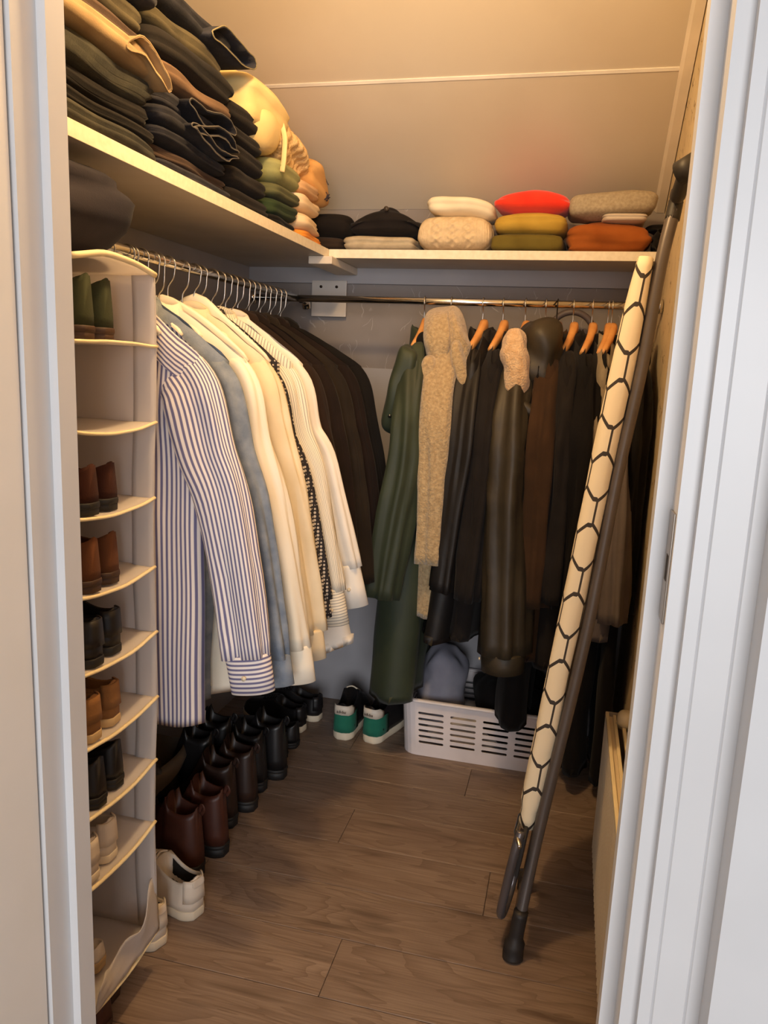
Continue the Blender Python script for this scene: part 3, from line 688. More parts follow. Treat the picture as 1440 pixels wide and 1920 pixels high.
# ------------------------------------------------------------------ folded clothes
def folded(name, cat, label, group, c, dims, m, rz=0.0, k=5.0, amp=0.006, fs=7, grooves=(), tilt=(0, 0), seed=0, n=16, nz=8, extra=None, sag=0.0, face='x'):
    """folded garment: grooves = (relative height, depth) of the fold lines on the visible side"""
    w_, d_, h_ = dims; kp_ = max(6.0, k * 1.8); rnd_ = 0.95 if k > 3 else 1.3
    if w_ < 0.12: kp_ = 3
    def fn(p, q):
        kk = kp_; rho = (abs(q.x) ** kk + abs(q.y) ** kk) ** (1 / kk)
        mx = max(abs(q.x), abs(q.y), abs(q.z)); c = q / mx            # back on the cube
        rho = max(1e-6, (abs(c.x) ** kk + abs(c.y) ** kk) ** (1 / kk)); fr = max(abs(c.x), abs(c.y)) / rho
        cz = abs(c.z); inset = h_ / 2 * rnd_ * (1 - math.sqrt(max(0.0, 1 - cz ** 2.6)))
        rr_ = max(abs(c.x), abs(c.y)); crown = h_ / 2 * rnd_ * 0.25 * (1 - rr_ ** 4)
        r = Vector((c.x * fr * (w_ / 2 - inset), c.y * fr * (d_ / 2 - inset), c.z * (h_ / 2 - h_ * 0.06) + (crown * c.z if cz > 0.999 else 0)))
        q = Vector((c.x * fr, c.y * fr, c.z)); p = r.copy()
        side = max(abs(q.x), abs(q.y)); 
        r += Vector((q.x, q.y, 0)) * (amp * 2.2 * fb(p.x * fs + seed, p.y * fs, p.z * fs * 3 + seed))
        r.z += amp * 1.2 * fb(p.x * fs + seed * 3, p.y * fs, 0.5) * (1 if q.z > -0.6 else 0.1)
        for zc, dp in grooves:
            e = math.exp(-(((q.z - zc - 0.12 * fb(p.x * 5 + seed, p.y * 5, zc * 7))) / 0.13) ** 2) * max(0, side - 0.55) * 2.2
            r -= Vector((q.x, q.y, 0)) * dp * e
        r.z -= sag * (q.x ** 2 if face == 'y' else q.y ** 2) * (1 if q.z > 0 else 0.15)
        if extra: r += extra(p, q)
        return r
    V, F = superbox(w_, d_, h_, k, n, nz, fn)
    o = mesh(name, V, F, m, None); o.location = c; o.rotation_euler = (tilt[0], tilt[1], rz)
    tag(o, label, cat, group); return o

Z0 = ZS
GJ = 'folded jeans and trousers on the left shelf'
GS = 'folded jumpers on the left shelf'
GK = 'folded jumpers on the back shelf'
J_BLUE = fabric('dark_blue_denim', (36, 37, 44), (52, 52, 60), ns=16, bs=0.5, bscale=260)
J_INK = fabric('ink_denim', (26, 26, 32), (38, 38, 45), ns=18, bs=0.5)
J_GREY = fabric('grey_green_denim', (46, 45, 40), (66, 64, 54), ns=14, bs=0.5)
J_BLK = fabric('black_denim', (22, 19, 18), (32, 28, 25), ns=12, bs=0.4)
J_OLV = fabric('olive_grey_cotton', (62, 56, 42), (86, 78, 58), ns=10, bs=0.4)
KHAKI = fabric('khaki_cotton', (140, 116, 84), (160, 136, 100), ns=9, bs=0.4)
TAUPE = fabric('taupe_cotton', (98, 76, 58), (112, 88, 68), ns=9, bs=0.3)
J_BRN = fabric('brown_grey_cotton', (64, 50, 42), (78, 62, 52))
EDGE_D = fabric('denim_hem_edge', (84, 80, 76), (98, 92, 86))
def hem_loop(parent, cy, cz, wy, hz, x0, x1, m, seed=0, edge=None, lean=0.0, open_=0.6, curl=0.0):
    """open end of a trouser leg: flattened tube along x with wall thickness, opening toward +x"""
    K = 36; rings = []
    def ring(x, inset, f):
        r = []
        for j in range(K):
            a = 2 * PI * j / K; ca, sa = math.cos(a), math.sin(a)
            yy = math.copysign(abs(ca) ** 0.75, ca) * (wy / 2 - inset); zz = math.copysign(abs(sa) ** 1.1, sa) * (hz / 2 - inset)
            zz += 0.012 * math.sin(2.6 * yy / wy * 2 + seed) + 0.006 * fb(yy * 20 + seed, x * 8, sa) + curl * (yy / wy * 2) ** 2
            r.append(Vector((x + 0.01 * fb(ca * 2 + seed, sa * 2, 1), cy + yy, cz + zz + lean * yy)))
        return r
    n = 6
    for i in range(n + 1): rings.append(ring(x0 + (x1 - x0) * i / n, 0.0, 1))
    rings.append(ring(x1 + 0.001, 0.0035, 1))
    for i in range(4): rings.append(ring(x1 - (x1 - x0) * 0.2 * (i + 1), 0.0035 if hz > 0.02 else 0.002, 1))
    V, F = loft(rings, True, (True, True)); o = mesh('trouser_leg', V, F, m, parent)
    rr = ring(x1, -0.0003, 1); rr2 = rr + [rr[0]]
    V, F = tube(rr2, 0.0017, 6, up=Vector((1, 0, 0))); mesh('hem', V, F, edge or EDGE_D, o)
    return o
def stack_item(name, lab, yc, z0, z1, wy, m, xf=-0.915, xb=-1.29, grooves=((0.0, 0.010),), seed=0, rz=0.0, amp=0.006, k=5.5, cat='trousers', group=GJ, sag=0.0, tilt=(0, 0), fs=7):
    return folded(name, cat, lab, group, ((xf + xb) / 2, yc, (z0 + z1) / 2 + Z0), (xf - xb, wy, (z1 - z0) * 1.04), m, rz, k, amp, fs, grooves, tilt, seed, 18, 8, None, sag)
# nearer pile
A = [('folded_jeans', 'grey green jeans at the bottom of the pile nearest the door', 0.000, 0.038, J_GREY, 0.42, ((0, .008),)),
     ('folded_jeans', 'black jeans on the grey green pair, pile nearest the door', 0.038, 0.070, J_BLK, 0.40, ((0, .008),)),
     ('folded_trousers', 'thick black trousers in the middle of the pile nearest the door', 0.070, 0.108, J_BLK, 0.42, ((-.3, .007), (.4, .007))),
     ('folded_jeans', 'grey ribbed jeans with several fold lines under the khaki trousers', 0.108, 0.162, J_GREY, 0.40, ((-.5, .007), (0, .008), (.5, .007))),
     ('folded_trousers', 'brownish black trousers above the khaki pair, pile nearest the door', 0.205, 0.245, J_BRN, 0.42, ((0, .008),)),
     ('folded_jeans', 'olive grey jeans near the top of the pile nearest the door', 0.245, 0.300, J_OLV, 0.41, ((0, .010),)),
     ('folded_jeans', 'dark blue grey jeans above the olive grey pair', 0.300, 0.350, J_BLUE, 0.42, ((-.2, .008), (.5, .006))),
     ('folded_jeans', 'black jeans on top of the pile nearest the door', 0.350, 0.400, J_BLK, 0.40, ((0, .008),))]
for i, (nm, lab, a, b, m_, wy, gr) in enumerate(A):
    stack_item(nm, lab, 1.40 + 0.01 * math.sin(i * 2.1), a, b, wy, m_, xf=-0.905 - 0.012 * (i % 3), seed=40 + i, grooves=gr, amp=0.007)
kh = stack_item('folded_trousers', 'light khaki trousers with a folded corner in the nearest pile', 1.395, 0.160, 0.206, 0.44, KHAKI, xf=-0.895, seed=55, grooves=((0.3, .010),), amp=0.009)
hem_loop(kh, 0.13, 0.0, 0.17, 0.034, 0.06, 0.205, KHAKI, 2, KHAKI, lean=-0.10, curl=-0.010)
# farther jeans pile
B = [('folded_jeans', 'blue grey jeans at the bottom of the second jeans pile', 0.000, 0.030, J_BLUE, 0.38, ((0, .006),)),
     ('folded_trousers', 'brown grey trousers on the blue grey jeans, second pile', 0.030, 0.064, J_BRN, 0.39, ((0, .007),)),
     ('folded_jeans', 'ink blue jeans on the brown grey trousers, second pile', 0.064, 0.098, J_INK, 0.40, ((0, .008),)),
     ('folded_jeans', 'ink blue jeans with two open leg ends in the second pile', 0.098, 0.142, J_INK, 0.37, ((0, .008),)),
     ('folded_jeans', 'dark blue jeans with one wide open leg end in the second pile', 0.142, 0.190, J_BLUE, 0.36, ((0, .008),)),
     ('folded_trousers', 'taupe brown trousers above the open ended jeans', 0.190, 0.236, TAUPE, 0.40, ((0.3, .006),)),
     ('folded_trousers', 'soft black trousers rolled over the taupe pair', 0.236, 0.290, J_BLK, 0.42, ((-0.2, .010),)),
     ('folded_jeans', 'crumpled olive grey jeans on the soft black trousers', 0.290, 0.345, J_OLV, 0.36, ((0, .012), (.5, .006)))]
for i, (nm, lab, a, b, m_, wy, gr) in enumerate(B):
    o = stack_item(nm, lab, 1.805 + 0.008 * math.sin(i * 1.7), a, b, wy, m_, xf=-0.915 - 0.012 * ((i * 2) % 3), seed=60 + i, grooves=gr, amp=0.008)
    if i == 3:
        hem_loop(o, 0.06, 0.009, 0.24, 0.022, 0.05, 0.205, J_INK, 1); hem_loop(o, 0.05, -0.013, 0.25, 0.018, 0.05, 0.203, J_INK, 4)
    if i == 4: hem_loop(o, 0.05, 0.004, 0.25, 0.038, 0.05, 0.205, J_INK, 6, lean=-0.06)
tj = stack_item('folded_jeans', 'dark jeans on the very top with a leg opening jutting out', 1.80, 0.345, 0.400, 0.44, J_INK, xf=-0.93, seed=77)
hem_loop(tj, 0.17, -0.004, 0.26, 0.046, 0.0, 0.205, J_BLUE, 3, fabric('pale_hem', (128, 118, 88), (140, 130, 98)), lean=0.16)
# black jumpers
for i, (lab, a, b, yc, wy) in enumerate([('black jumper at the bottom of the black pile on the left shelf', 0, 0.055, 2.135, 0.29), ('black jumper, second from the bottom of the black pile', 0.055, 0.110, 2.12, 0.28),
        ('black jumper, third in the black pile behind the jeans', 0.110, 0.165, 2.115, 0.27), ('black jumper, fourth in the black pile behind the jeans', 0.165, 0.215, 2.10, 0.26), ('soft black jumper on top of the black pile', 0.215, 0.275, 2.09, 0.25)]):
    stack_item('folded_jumper', lab, yc, a, b, wy, fabric('black_knit', (22, 18, 16), (30, 25, 22), bs=0.5, bscale=180), seed=80 + i, k=4.0, grooves=((0.05, .010),), cat='jumper', group=GS, xf=-0.925)
# green and dark pile
LG = fabric('sage_green_wool', (142, 142, 92), (156, 154, 104), bs=0.4, bscale=160)
MG = fabric('moss_green_wool', (82, 84, 58), (96, 96, 66)); DG = fabric('bottle_green_wool', (38, 50, 32), (48, 62, 38))
for i, (lab, a, b, m_, wy) in enumerate([('black jumper below the bottle green one', 0, 0.032, D_BLACK, 0.235), ('bottle green jumper in the green pile', 0.032, 0.088, DG, 0.23), ('moss green jumper between bottle green and sage', 0.088, 0.130, MG, 0.23), ('pale sage green jumper on top of the green pile', 0.130, 0.205, LG, 0.245)]):
    stack_item('folded_jumper', lab, 2.385 + 0.01 * i, a, b, wy, m_, seed=90 + i, k=3.8, grooves=((0.0, .008),), cat='jumper', group=GS, xf=-0.915)
# cream pile
OR_ = fabric('orange_wool', (226, 140, 52), (236, 154, 64)); CR = fabric('cream_wool', (224, 196, 156), (234, 208, 170), bs=0.4, bscale=180); PK = fabric('pale_tan_wool', (206, 162, 116), (216, 174, 128))
for i, (lab, a, b, m_, wy) in enumerate([('bright orange jumper under the cream ones near the corner', 0, 0.030, OR_, 0.225), ('cream jumper lying on the orange one', 0.030, 0.088, CR, 0.25), ('cream jumper, upper of the two cream ones', 0.088, 0.142, CR, 0.24), ('pale tan jumper on the cream ones', 0.142, 0.190, PK, 0.22)]):
    stack_item('folded_jumper', lab, 2.635 - 0.012 * i, a, b, wy, m_, seed=100 + i, k=3.6, grooves=((0.0, .007), (0.5, .004)), cat='jumper', group=GS, xf=-0.912, amp=0.008)
# on top: cream hoodie with cord, knitted jumper, tan jumper with lettering
CREAM = fabric('butter_cream_fleece', (226, 196, 132), (236, 208, 148), bs=0.3)
hd = folded('folded_hoodie', 'hoodie', 'butter cream hoodie with hanging cord on top of the jumper piles', GS, (-1.06, 2.235, Z0 + 0.275 + 0.045), (0.31, 0.30, 0.16), CREAM, 0.0, 2.6, 0.014, 6, ((0.1, .01),), (0.0, 0.10), 111, 20, 12)
hd2 = blob('hood', hd, (0.06, 0.02, -0.045), (0.20, 0.22, 0.13), CREAM, 2.5, (0, 0.2, 0.2), 0.012, 9, seed=4)
P = smooth_path([(-0.02, 0.06, 0.052), (0.06, 0.07, 0.048), (0.125, 0.07, 0.020), (0.158, 0.08, -0.04), (0.163, 0.085, -0.10), (0.160, 0.09, -0.145)], 6)
V, F = tube(P, 0.0085, 8, ry=0.003, up=Vector((0, 1, 0))); mesh('cord', V, F, fabric('cord_cream', (232, 208, 150), (238, 214, 160)), hd)
KNIT = mat('oatmeal_knit', (222, 182, 124), 0.95, c2=(234, 198, 142), ns=50, bs=0.9, bscale=90, bdist=0.006)
def knitbump(p, q): return Vector((q.x, q.y, q.z)) * 0.0035 * math.sin(p.y * 150 + 8 * fb(p.x * 9, p.y * 9, p.z * 9))
folded('folded_jumper', 'jumper', 'chunky oatmeal knitted jumper slumped over the sage green one', GS, (-1.07, 2.465, Z0 + 0.205 + 0.070), (0.31, 0.31, 0.185), KNIT, 0.0, 2.8, 0.014, 7, ((-0.1, .012),), (-0.28, 0.20), 112, 36, 14, knitbump)
TAN = fabric('tan_wool', (196, 146, 84), (208, 158, 96), bs=0.4, bscale=180)
tn = folded('folded_jumper', 'jumper', 'tan jumper with dark blue lettering draped beside the roof', GS, (-1.050, 2.695, Z0 + 0.222), (0.30, 0.20, 0.15), TAN, 0.0, 3.0, 0.010, 8, ((0.1, .012), (-0.6, .008)), (-0.45, 0.18), 113, 24, 14)
for j, (ch, yy, zz) in enumerate((('J', 0.060, 0.046), ('U', 0.078, 0.022), ('O', 0.083, -0.004), ('Y', 0.080, -0.030))):
    cu = bpy.data.curves.new('lettering', 'FONT'); cu.body = ch; cu.size = 0.034; cu.extrude = 0.0012; cu.align_x = 'CENTER'; cu.align_y = 'CENTER'; cu.resolution_u = 2
    cu.materials.append(mat('dark_blue_print', (52, 46, 56), 0.8))
    lo_ = text_obj('lettering', cu, tn)
    bpy.context.view_layer.update()
    ok_, pt_, no_, _i = tn.closest_point_on_mesh(Vector((0.24, yy - 0.045, zz * 1.3 - 0.01)))
    lo_.matrix_local = Matrix.Translation(pt_ + no_ * 0.0012) @ no_.to_track_quat('Z', 'Y').to_matrix().to_4x4() @ Matrix.Rotation(0.0, 4, 'Z')
# corner: black items
folded('folded_jumper', 'jumper', 'black jumper in the far corner where both shelves meet', GS, (-1.02, 2.905, Z0 + 0.085), (0.34, 0.20, 0.075), fabric('soft_black_knit', (24, 19, 17), (32, 26, 22)), 0.1, 3.4, 0.01, 7, ((0.2, .01),), (-0.25, 0.05), 120)
folded('folded_jumper', 'jumper', 'brown black jumper under the black one in the far corner', GS, (-1.04, 2.90, Z0 + 0.026), (0.36, 0.24, 0.05), fabric('brown_black_knit', (40, 30, 24), (52, 40, 32)), 0.0, 4, 0.006, 7, ((0.0, .008),), (0, 0), 121)

# back shelf: fold side faces the viewer (-Y)
def back_item(lab, px0, px1, z0, z1, m, d=0.235, k=4.6, seed=0, grooves=((0.0, .008),), yf=2.768, rz=0.0, amp=0.005, tilt=(0, 0), extra=None, n=20, nz=10, sag=0.0, cat='jumper', nm='folded_jumper', fs=7):
    x0 = at_y(px0, 420, yf).x; x1 = at_y(px1, 420, yf).x
    return folded(nm, cat, lab, GK, ((x0 + x1) / 2, yf + d / 2, Z0 + (z0 + z1) / 2), (x1 - x0, d, (z1 - z0) * 1.04), m, rz, k, amp, fs, grooves, tilt, seed, n, nz, extra, sag, 'y')
def slope(a): 
    return lambda p, q: Vector((0, 0, -a * max(0, q.z + 0.2) * (q.y + 1) * 0.5))
GREYL = fabric('light_grey_jersey', (172, 158, 132), (186, 172, 146), ns=30)
back_item('light grey jumper under the black buttoned cardigan, back shelf', 640, 779, 0, 0.052, GREYL, seed=130, k=4.5)
bk_ = back_item('black cardigan with one dark button on the light grey jumper', 648, 788, 0.050, 0.155, fabric('black_cardigan_knit', (24, 20, 19), (31, 26, 25)), k=3.0, seed=131, d=0.22, grooves=((-0.2, .010), (0.4, .006)), extra=slope(0.02), sag=0.035)
V, F = tube([(0.012, -0.106, 0.036), (0.012, -0.115, 0.037)], 0.0085, 16); mesh('button', V, F, mat('dark_shiny_button', (58, 50, 44), 0.25), bk_)
CABLE = mat('cream_cable_wool', (208, 184, 146), 0.92, c2=(218, 195, 158), ns=80, bs=0.6, bscale=260, bdist=0.0015)
def cable(p, q):
    u, v = p.x, p.z
    a = 0
    for c0, wd in ((-0.055, 0.020), (0.0, 0.020), (0.055, 0.020)):
        t = (u - c0) / wd
        if abs(t) < 1.2:
            ph = v * 125
            a += max(0, 1 - abs(t - 0.65 * math.sin(ph)) * 1.7) + max(0, 1 - abs(t + 0.65 * math.sin(ph)) * 1.7) * (0.6 if math.cos(ph) > 0 else 1)
    if abs(u) > 0.082: a += 0.6 * abs(math.sin(u * 420))
    n_ = Vector((0, -1, 0)) if q.y < -0.5 else Vector(q)
    return n_ * 0.006 * a
back_item('cream cable knit jumper at the bottom, under the white one', 779, 921, 0, 0.128, CABLE, seed=132, k=3.6, amp=0.004, grooves=(), extra=lambda p, q: cable(p, q) + slope(0.02)(p, q), n=72, nz=34)
back_item('thin white jumper lying on the cream cable knit', 796, 924, 0.127, 0.185, fabric('white_wool', (232, 218, 188), (240, 228, 200)), k=3.2, seed=133, d=0.20, grooves=((-0.1, .005),), extra=lambda p, q: slope(0.02)(p, q) + Vector((0, 0, -0.02 * max(0, q.x) ** 2)), amp=0.007)
back_item('olive green jumper under the yellow one', 921, 1062, 0, 0.062, fabric('olive_wool', (100, 86, 34), (112, 98, 42)), seed=134, grooves=(), k=5.0)
back_item('mustard yellow jumper between the red and the olive one', 922, 1064, 0.060, 0.135, fabric('mustard_wool', (180, 146, 58), (192, 158, 68)), k=3.4, seed=135, grooves=((0.25, .005),), sag=0.012)
RED = fabric('bright_red_wool', (232, 52, 34), (240, 64, 42), sheen=0.3)
back_item('bright red jumper on top of the mustard and olive ones', 925, 1070, 0.133, 0.208, RED, k=3.6, seed=136, d=0.19, grooves=(), sag=0.014, tilt=(0, 0.03), extra=slope(0.02))
RUST = fabric('rust_orange_cotton', (150, 80, 30), (164, 92, 38))
back_item('rust orange jumper at the right end of the back shelf', 1062, 1226, 0, 0.105, RUST, k=4.2, seed=137, grooves=((-0.55, .012), (0.9, .004)), amp=0.009, sag=0.012)
back_item('pale striped shirt end peeping out below the grey jumper', 1130, 1214, 0.098, 0.122, striped('pale_grey_stripe', (206, 192, 176), (120, 112, 112), 0.006, 0.3), seed=138, nm='folded_shirt', cat='shirt', k=3.0, d=0.18, amp=0.006)
back_item('heather grey jumper on top of the rust orange one', 1062, 1230, 0.118, 0.200, fabric('heather_grey', (158, 144, 122), (176, 162, 138), ns=120), k=3.8, seed=139, d=0.185, grooves=(), tilt=(0, -0.07), extra=slope(0.02), amp=0.006)
o = back_item('black rolled cloth filling the gap at the shelf end', 1226, 1246, 0, 0.09, BLACK, k=3, seed=140, d=0.16, nm='rolled_cloth', cat='cloth')
# navy cloth on top of the shoe organizer
nv = folded('folded_blanket', 'blanket', 'navy blanket squeezed between the shoe organizer and the left shelf', None, (-1.015, 1.315, 1.722), (0.27, 0.29, 0.205), NAVY, 0.0, 3.4, 0.012, 6, ((0.35, .02),), (0, 0), 150, 22, 14)

# grey cloth slanting behind the boots on the left
def bagfn(p, q): return Vector((0, 0, 0))
bg_ = folded('storage_bag', 'bag', 'taupe fabric bag leaning under the shirts behind the boots', None, (-1.185, 1.80, 0.24), (0.16, 0.62, 0.46), fabric('taupe_bag_cloth', (104, 90, 76), (116, 102, 86), bs=0.3), 0, 3.5, 0.02, 4, (), (0, 0.0), 151, 18, 12, lambda p, q: Vector((-0.02 * (q.z + 1), 0, -0.10 * (q.y + 1) * (q.z > 0))))

# ------------------------------------------------------------------ hanging shoe organizer
def veil():
    m = mat('white_nonwoven_fabric', (236, 230, 226), 0.8, c2=(242, 236, 232), ns=5, bs=0.35, bscale=14, bdist=0.006, trans=0.5)
    return m
VEIL = veil(); HEM = mat('cream_piping', (240, 222, 178), 0.6, c2=(246, 230, 190), bs=0.2, bscale=60)
XO0, XO1, YO0, YO1 = -1.15, -0.852, 1.195, 1.470
ZL = [1.612, 1.469, 1.312, 1.153, 1.003, 0.852, 0.700, 0.552, 0.400, 0.115]
og = empty('shoe_organizer', ((XO0 + XO1) / 2, (YO0 + YO1) / 2, ZL[0]), 0, 'white fabric hanging shoe organizer with open compartments behind the left door frame', 'organizer')
def sheet(name, fn, nu_, nv_, m, parent, th=0.0018):
    V = []; F = []
    for j in range(nv_ + 1):
        for i in range(nu_ + 1): V.append(fn(i / nu_, j / nv_))
    n = nu_ + 1; K = len(V)
    for j in range(nv_):
        for i in range(nu_):
            a = j * n + i; F.append((a, a + 1, a + 1 + n, a + n))
    o = mesh(name, V, F, m, parent); md = o.modifiers.new('thickness', 'SOLIDIFY'); md.thickness = th; md.offset = 0
    return o
OL = Vector(og.location)
def yfar(z): return YO1 + 0.006 * math.sin((1.61 - z) * 9) + (z - 1.6) * 0.018
def side_fn(yb, s):
    def f(u, v):
        z = ZL[0] + (ZL[-1] - ZL[0]) * v; seg = 0.155
        x = XO0 + (XO1 - XO0) * u
        y = yb + 0.006 * math.sin((1.61 - z) * 9) * (s > 0) + s * 0.004 * math.sin(PI * ((ZL[0] - z) / seg)) * math.sin(PI * u) + 0.004 * fb(x * 9, z * 6, s) + (z - 1.6) * 0.018 * (s > 0)
        return Vector((x, y, z)) - OL
    return f
sheet('side_panel', side_fn(YO1, 1), 10, 60, VEIL, og); sheet('side_panel', side_fn(YO0, -1), 10, 60, VEIL, og)
sheet('back_panel', lambda u, v: Vector((XO0 + 0.004 * fb(u * 5, v * 20, 2), YO0 + (YO1 - YO0) * u, ZL[0] + (ZL[-1] - ZL[0]) * v)) - OL, 10, 40, VEIL, og)
sheet('front_strip', lambda u, v: Vector((XO1 - 0.05 + 0.05 * u, yfar(ZL[0] + (ZL[-1] - ZL[0]) * v) - 0.004 + 0.001 * math.sin(v * 40), ZL[0] + (ZL[-1] - ZL[0]) * v)) - OL, 4, 60, VEIL, og)
for k, z in enumerate(ZL):
    bow = 0.018 if k == 0 else (-0.012 if k > 1 else 0.003)
    dz0 = 0.018 if k == 0 else 0.0
    def sf(u, v, z=z, bow=bow, k=k):
        y = YO0 + (yfar(z) - YO0) * u; x = XO0 + (XO1 - XO0) * v
        return Vector((x, y, z + bow * math.sin(PI * u) * (0.4 + 0.6 * v) + 0.003 * fb(x * 12, y * 12, k))) - OL
    s_ = sheet('top_panel' if k == 0 else 'shelf', sf, 14, 10, VEIL, og)
    P = [sf(i / 14, 1.0) + Vector((0.001, 0, 0)) for i in range(15)]
    V, F = tube(P, 0.0045 if k else 0.006, 8, ry=0.0035 if k else 0.006); mesh('piping', V, F, HEM, s_)
# torn lowest pocket: drooping cloth in front of the bottom compartment
def pf(u, v):
    y = YO0 + (yfar(0.15) - YO0) * u
    topz = ZL[-1] + 0.060 + 0.095 * max(0, (u - 0.38) / 0.62) ** 1.3 + 0.012 * math.sin(u * 17) * (u > 0.2)
    z = ZL[-1] + (topz - ZL[-1]) * v
    return Vector((XO1 + 0.004 + 0.012 * math.sin(u * 9 + v * 2) * v + 0.004 * fb(u * 8, v * 5, 3), y, z)) - OL
sheet('front_pocket', pf, 24, 8, VEIL, og)
for yy in (1.26, 1.41):
    V, F = tube(smooth_path([(XR0, yy, ZL[0] + 0.002), (XR0 - 0.014, yy, ZRD + 0.0), (XR0, yy, ZRD + 0.0155), (XR0 + 0.014, yy, ZRD), (XR0 + 0.002, yy, ZL[0] + 0.002)], 5), 0.012, 6, ry=0.0018, up=Vector((0, 1, 0)))
    o = mesh('hanging_strap', [v - OL for v in V], F, HEM, og)

# ------------------------------------------------------------------ shoes
def shoe(name, cat, label, group, loc, rz, kind, up, sole, L=0.285, W=0.098, lining=None, heelm=None, collar_h=None, tabm=None, lace=None, sole_t=None, panel=None, tilt=0, cdp=0.075):
    """origin under the heel's rear end, toe toward local +x"""
    t = empty(name, loc, rz, label, cat, group)
    if tilt: t.rotation_euler = (0, tilt, rz)
    boot = kind == 'boot'; loafer = kind == 'loafer'
    Hc = collar_h or (0.165 if boot else 0.062 if loafer else 0.082)
    st = sole_t or (0.012 if boot or loafer else 0.026); hh = 0.026 if boot else (0.012 if loafer else 0.0)
    z0 = st + hh
    def hw(s):
        if s < 0.12: b = 0.033 + 0.003 * (s / 0.12) ; b *= math.sqrt(max(0.0, 1 - ((0.12 - s) / 0.135) ** 2))
        elif s < 0.65: q = (s - 0.12) / 0.53; b = 0.036 + 0.013 * q * q * (3 - 2 * q)
        else: q = (s - 0.65) / 0.36; b = 0.049 * math.sqrt(max(0.0, 1 - q ** 2.6))
        return b * W / 0.098
    o0, o1 = 0.03, (0.36 if boot else 0.44 if not loafer else 0.50)
    def top(s):
        if boot:
            if s < o1: return Hc - 0.01 * math.sin(PI * s / o1) + 0.008 * s
            q = (s - o1) / (1 - o1); return 0.050 + (Hc - 0.047) * max(0, 1 - q * 1.9) ** 1.6 + 0.028 * (1 - q) ** 0.7 - 0.012 * q
        if s < o1:
            q = s / o1; return Hc * (1 - 0.22 * math.sin(PI * q)) + (0.012 * q if not loafer else -0.012 * q)
        q = (s - o1) / (1 - o1); hend = Hc + (0.012 if not loafer else -0.012); return 0.040 + (hend - 0.040) * (1 - q) ** 1.15 + 0.004 * math.sin(PI * q)
    rings = []; ns_ = 30
    ss = [0.001] + [o0 * 0.6] + [o0 + (o1 - o0) * i / 9 for i in range(10)] + [o1 + 0.012] + [o1 + 0.03 + (0.995 - o1 - 0.03) * i / 13 for i in range(14)]
    for s in ss:
        b = max(hw(s), 0.002); h = top(s); x = s * L
        drop = 1.0 if s <= 0.9 else 1 - 0.55 * ((s - 0.9) / 0.1) ** 2
        opn = o0 <= s <= o1
        wt = min(b * 0.92, (0.030 if not boot else 0.034) * W / 0.098) if opn or s < o0 else b * (0.60 if s > 0.6 else 0.66)
        if s < o0: wt = b * 0.85
        lean = 0.012 * (1 - s / 0.3) if (boot and s < 0.3) else (0.004 if s < 0.1 else 0)
        hi = (0.020 if opn else h * drop * 1.04)
        wi = wt - 0.005 if opn else wt * 0.55
        H = h * drop
        prof = [(-b * 0.97, 0), (-b * 1.05, H * 0.22), (-(b * 0.6 + wt * 0.42), H * 0.55), (-wt * 1.0, H * 0.88), (-wt * 0.93, H), (-wi * 0.97, H - 0.003 if opn else H * 1.01), (-wi * 0.85, (hi + H) / 2 if opn else H * 1.03), (-wi * 0.5, hi if opn else H * 1.045), (0, hi if opn else H * 1.05)]
        full = prof + [(-y, z) for y, z in prof[-2::-1]]
        ring = []
        for (y, z) in full:
            zz = z0 + z
            xx = x + (lean * (z / Hc) if True else 0)
            if boot and s < 0.12: xx += 0.0
            ring.append(Vector((xx, y, zz + (0.012 * max(0, s - 0.8) / 0.2 if True else 0))))
        rings.append(ring)
    V, F = loft(rings); mesh('upper', V, F, up, t)
    # sole
    def outline(g, n_=40):
        pts = []
        for i in range(n_ + 1): s = 0.0005 + 0.999 * (0.5 - 0.5 * math.cos(PI * i / n_)); pts.append((s * L * (1 + (g - 1) * 0.4) - (g - 1) * 0.1 * L, -max(hw(s), 0.004) * g))
        return pts + [(x, -y) for x, y in pts[::-1]]
    rs = []
    for g, z in ((0.96, hh), (1.04, hh + st * 0.15), (1.06, hh + st * 0.5), (1.05, hh + st * 0.92), (1.0, hh + st * 1.05)):
        rs.append([Vector((x, y, z + 0.012 * max(0, (x / L - 0.8)) / 0.2)) for x, y in outline(g)])
    V, F = loft(rs); so = mesh('sole', V, F, sole, t)
    if hh > 0:
        rs = []
        pts = [(x, y) for x, y in outline(1.0) if x < 0.27 * L]
        for g, z in ((0.95, 0.0), (1.0, hh * 0.5), (1.02, hh + 0.004)): rs.append([Vector((x, y * g, z)) for x, y in pts])
        V, F = loft(rs); mesh('heel', V, F, heelm or sole, t)
    if lining:
        rs = []
        for s in [o0 + (o1 - o0) * i / 8 for i in range(9)]:
            b = min(hw(s) * 0.9, 0.031) - 0.007; h = top(s)
            rs.append([Vector((s * L + 0.003, math.cos(a) * b, z0 + 0.022 + (h - 0.030) * abs(math.cos(a)) ** 6)) for a in [PI * q / 14 for q in range(15)]])
        V, F = loft(rs, False); mesh('insole', V, F, lining, t)
    if kind == 'sneaker':
        # heel tab and laces and heel counter panel
        rs = []
        for z in ((0.30, 0.55, 0.80, 1.0) if cdp < 0.1 else (0.02, 0.3, 0.5, 0.68)):
            ring = []
            for i in range(9):
                a = -1 + 2 * i / 8; sN = cdp * abs(a) ** 1.7 + 0.002; b = max(hw(sN), 0.002)
                wt = b * (1.04 - 0.16 * z) if z < 0.9 else b * 0.86
                ring.append(Vector((sN * L - 0.002 + 0.004 * z - 0.0015, math.copysign(wt, a) if abs(a) > 0.01 else 0, z0 + Hc * z * 0.98)))
            rs.append(ring)
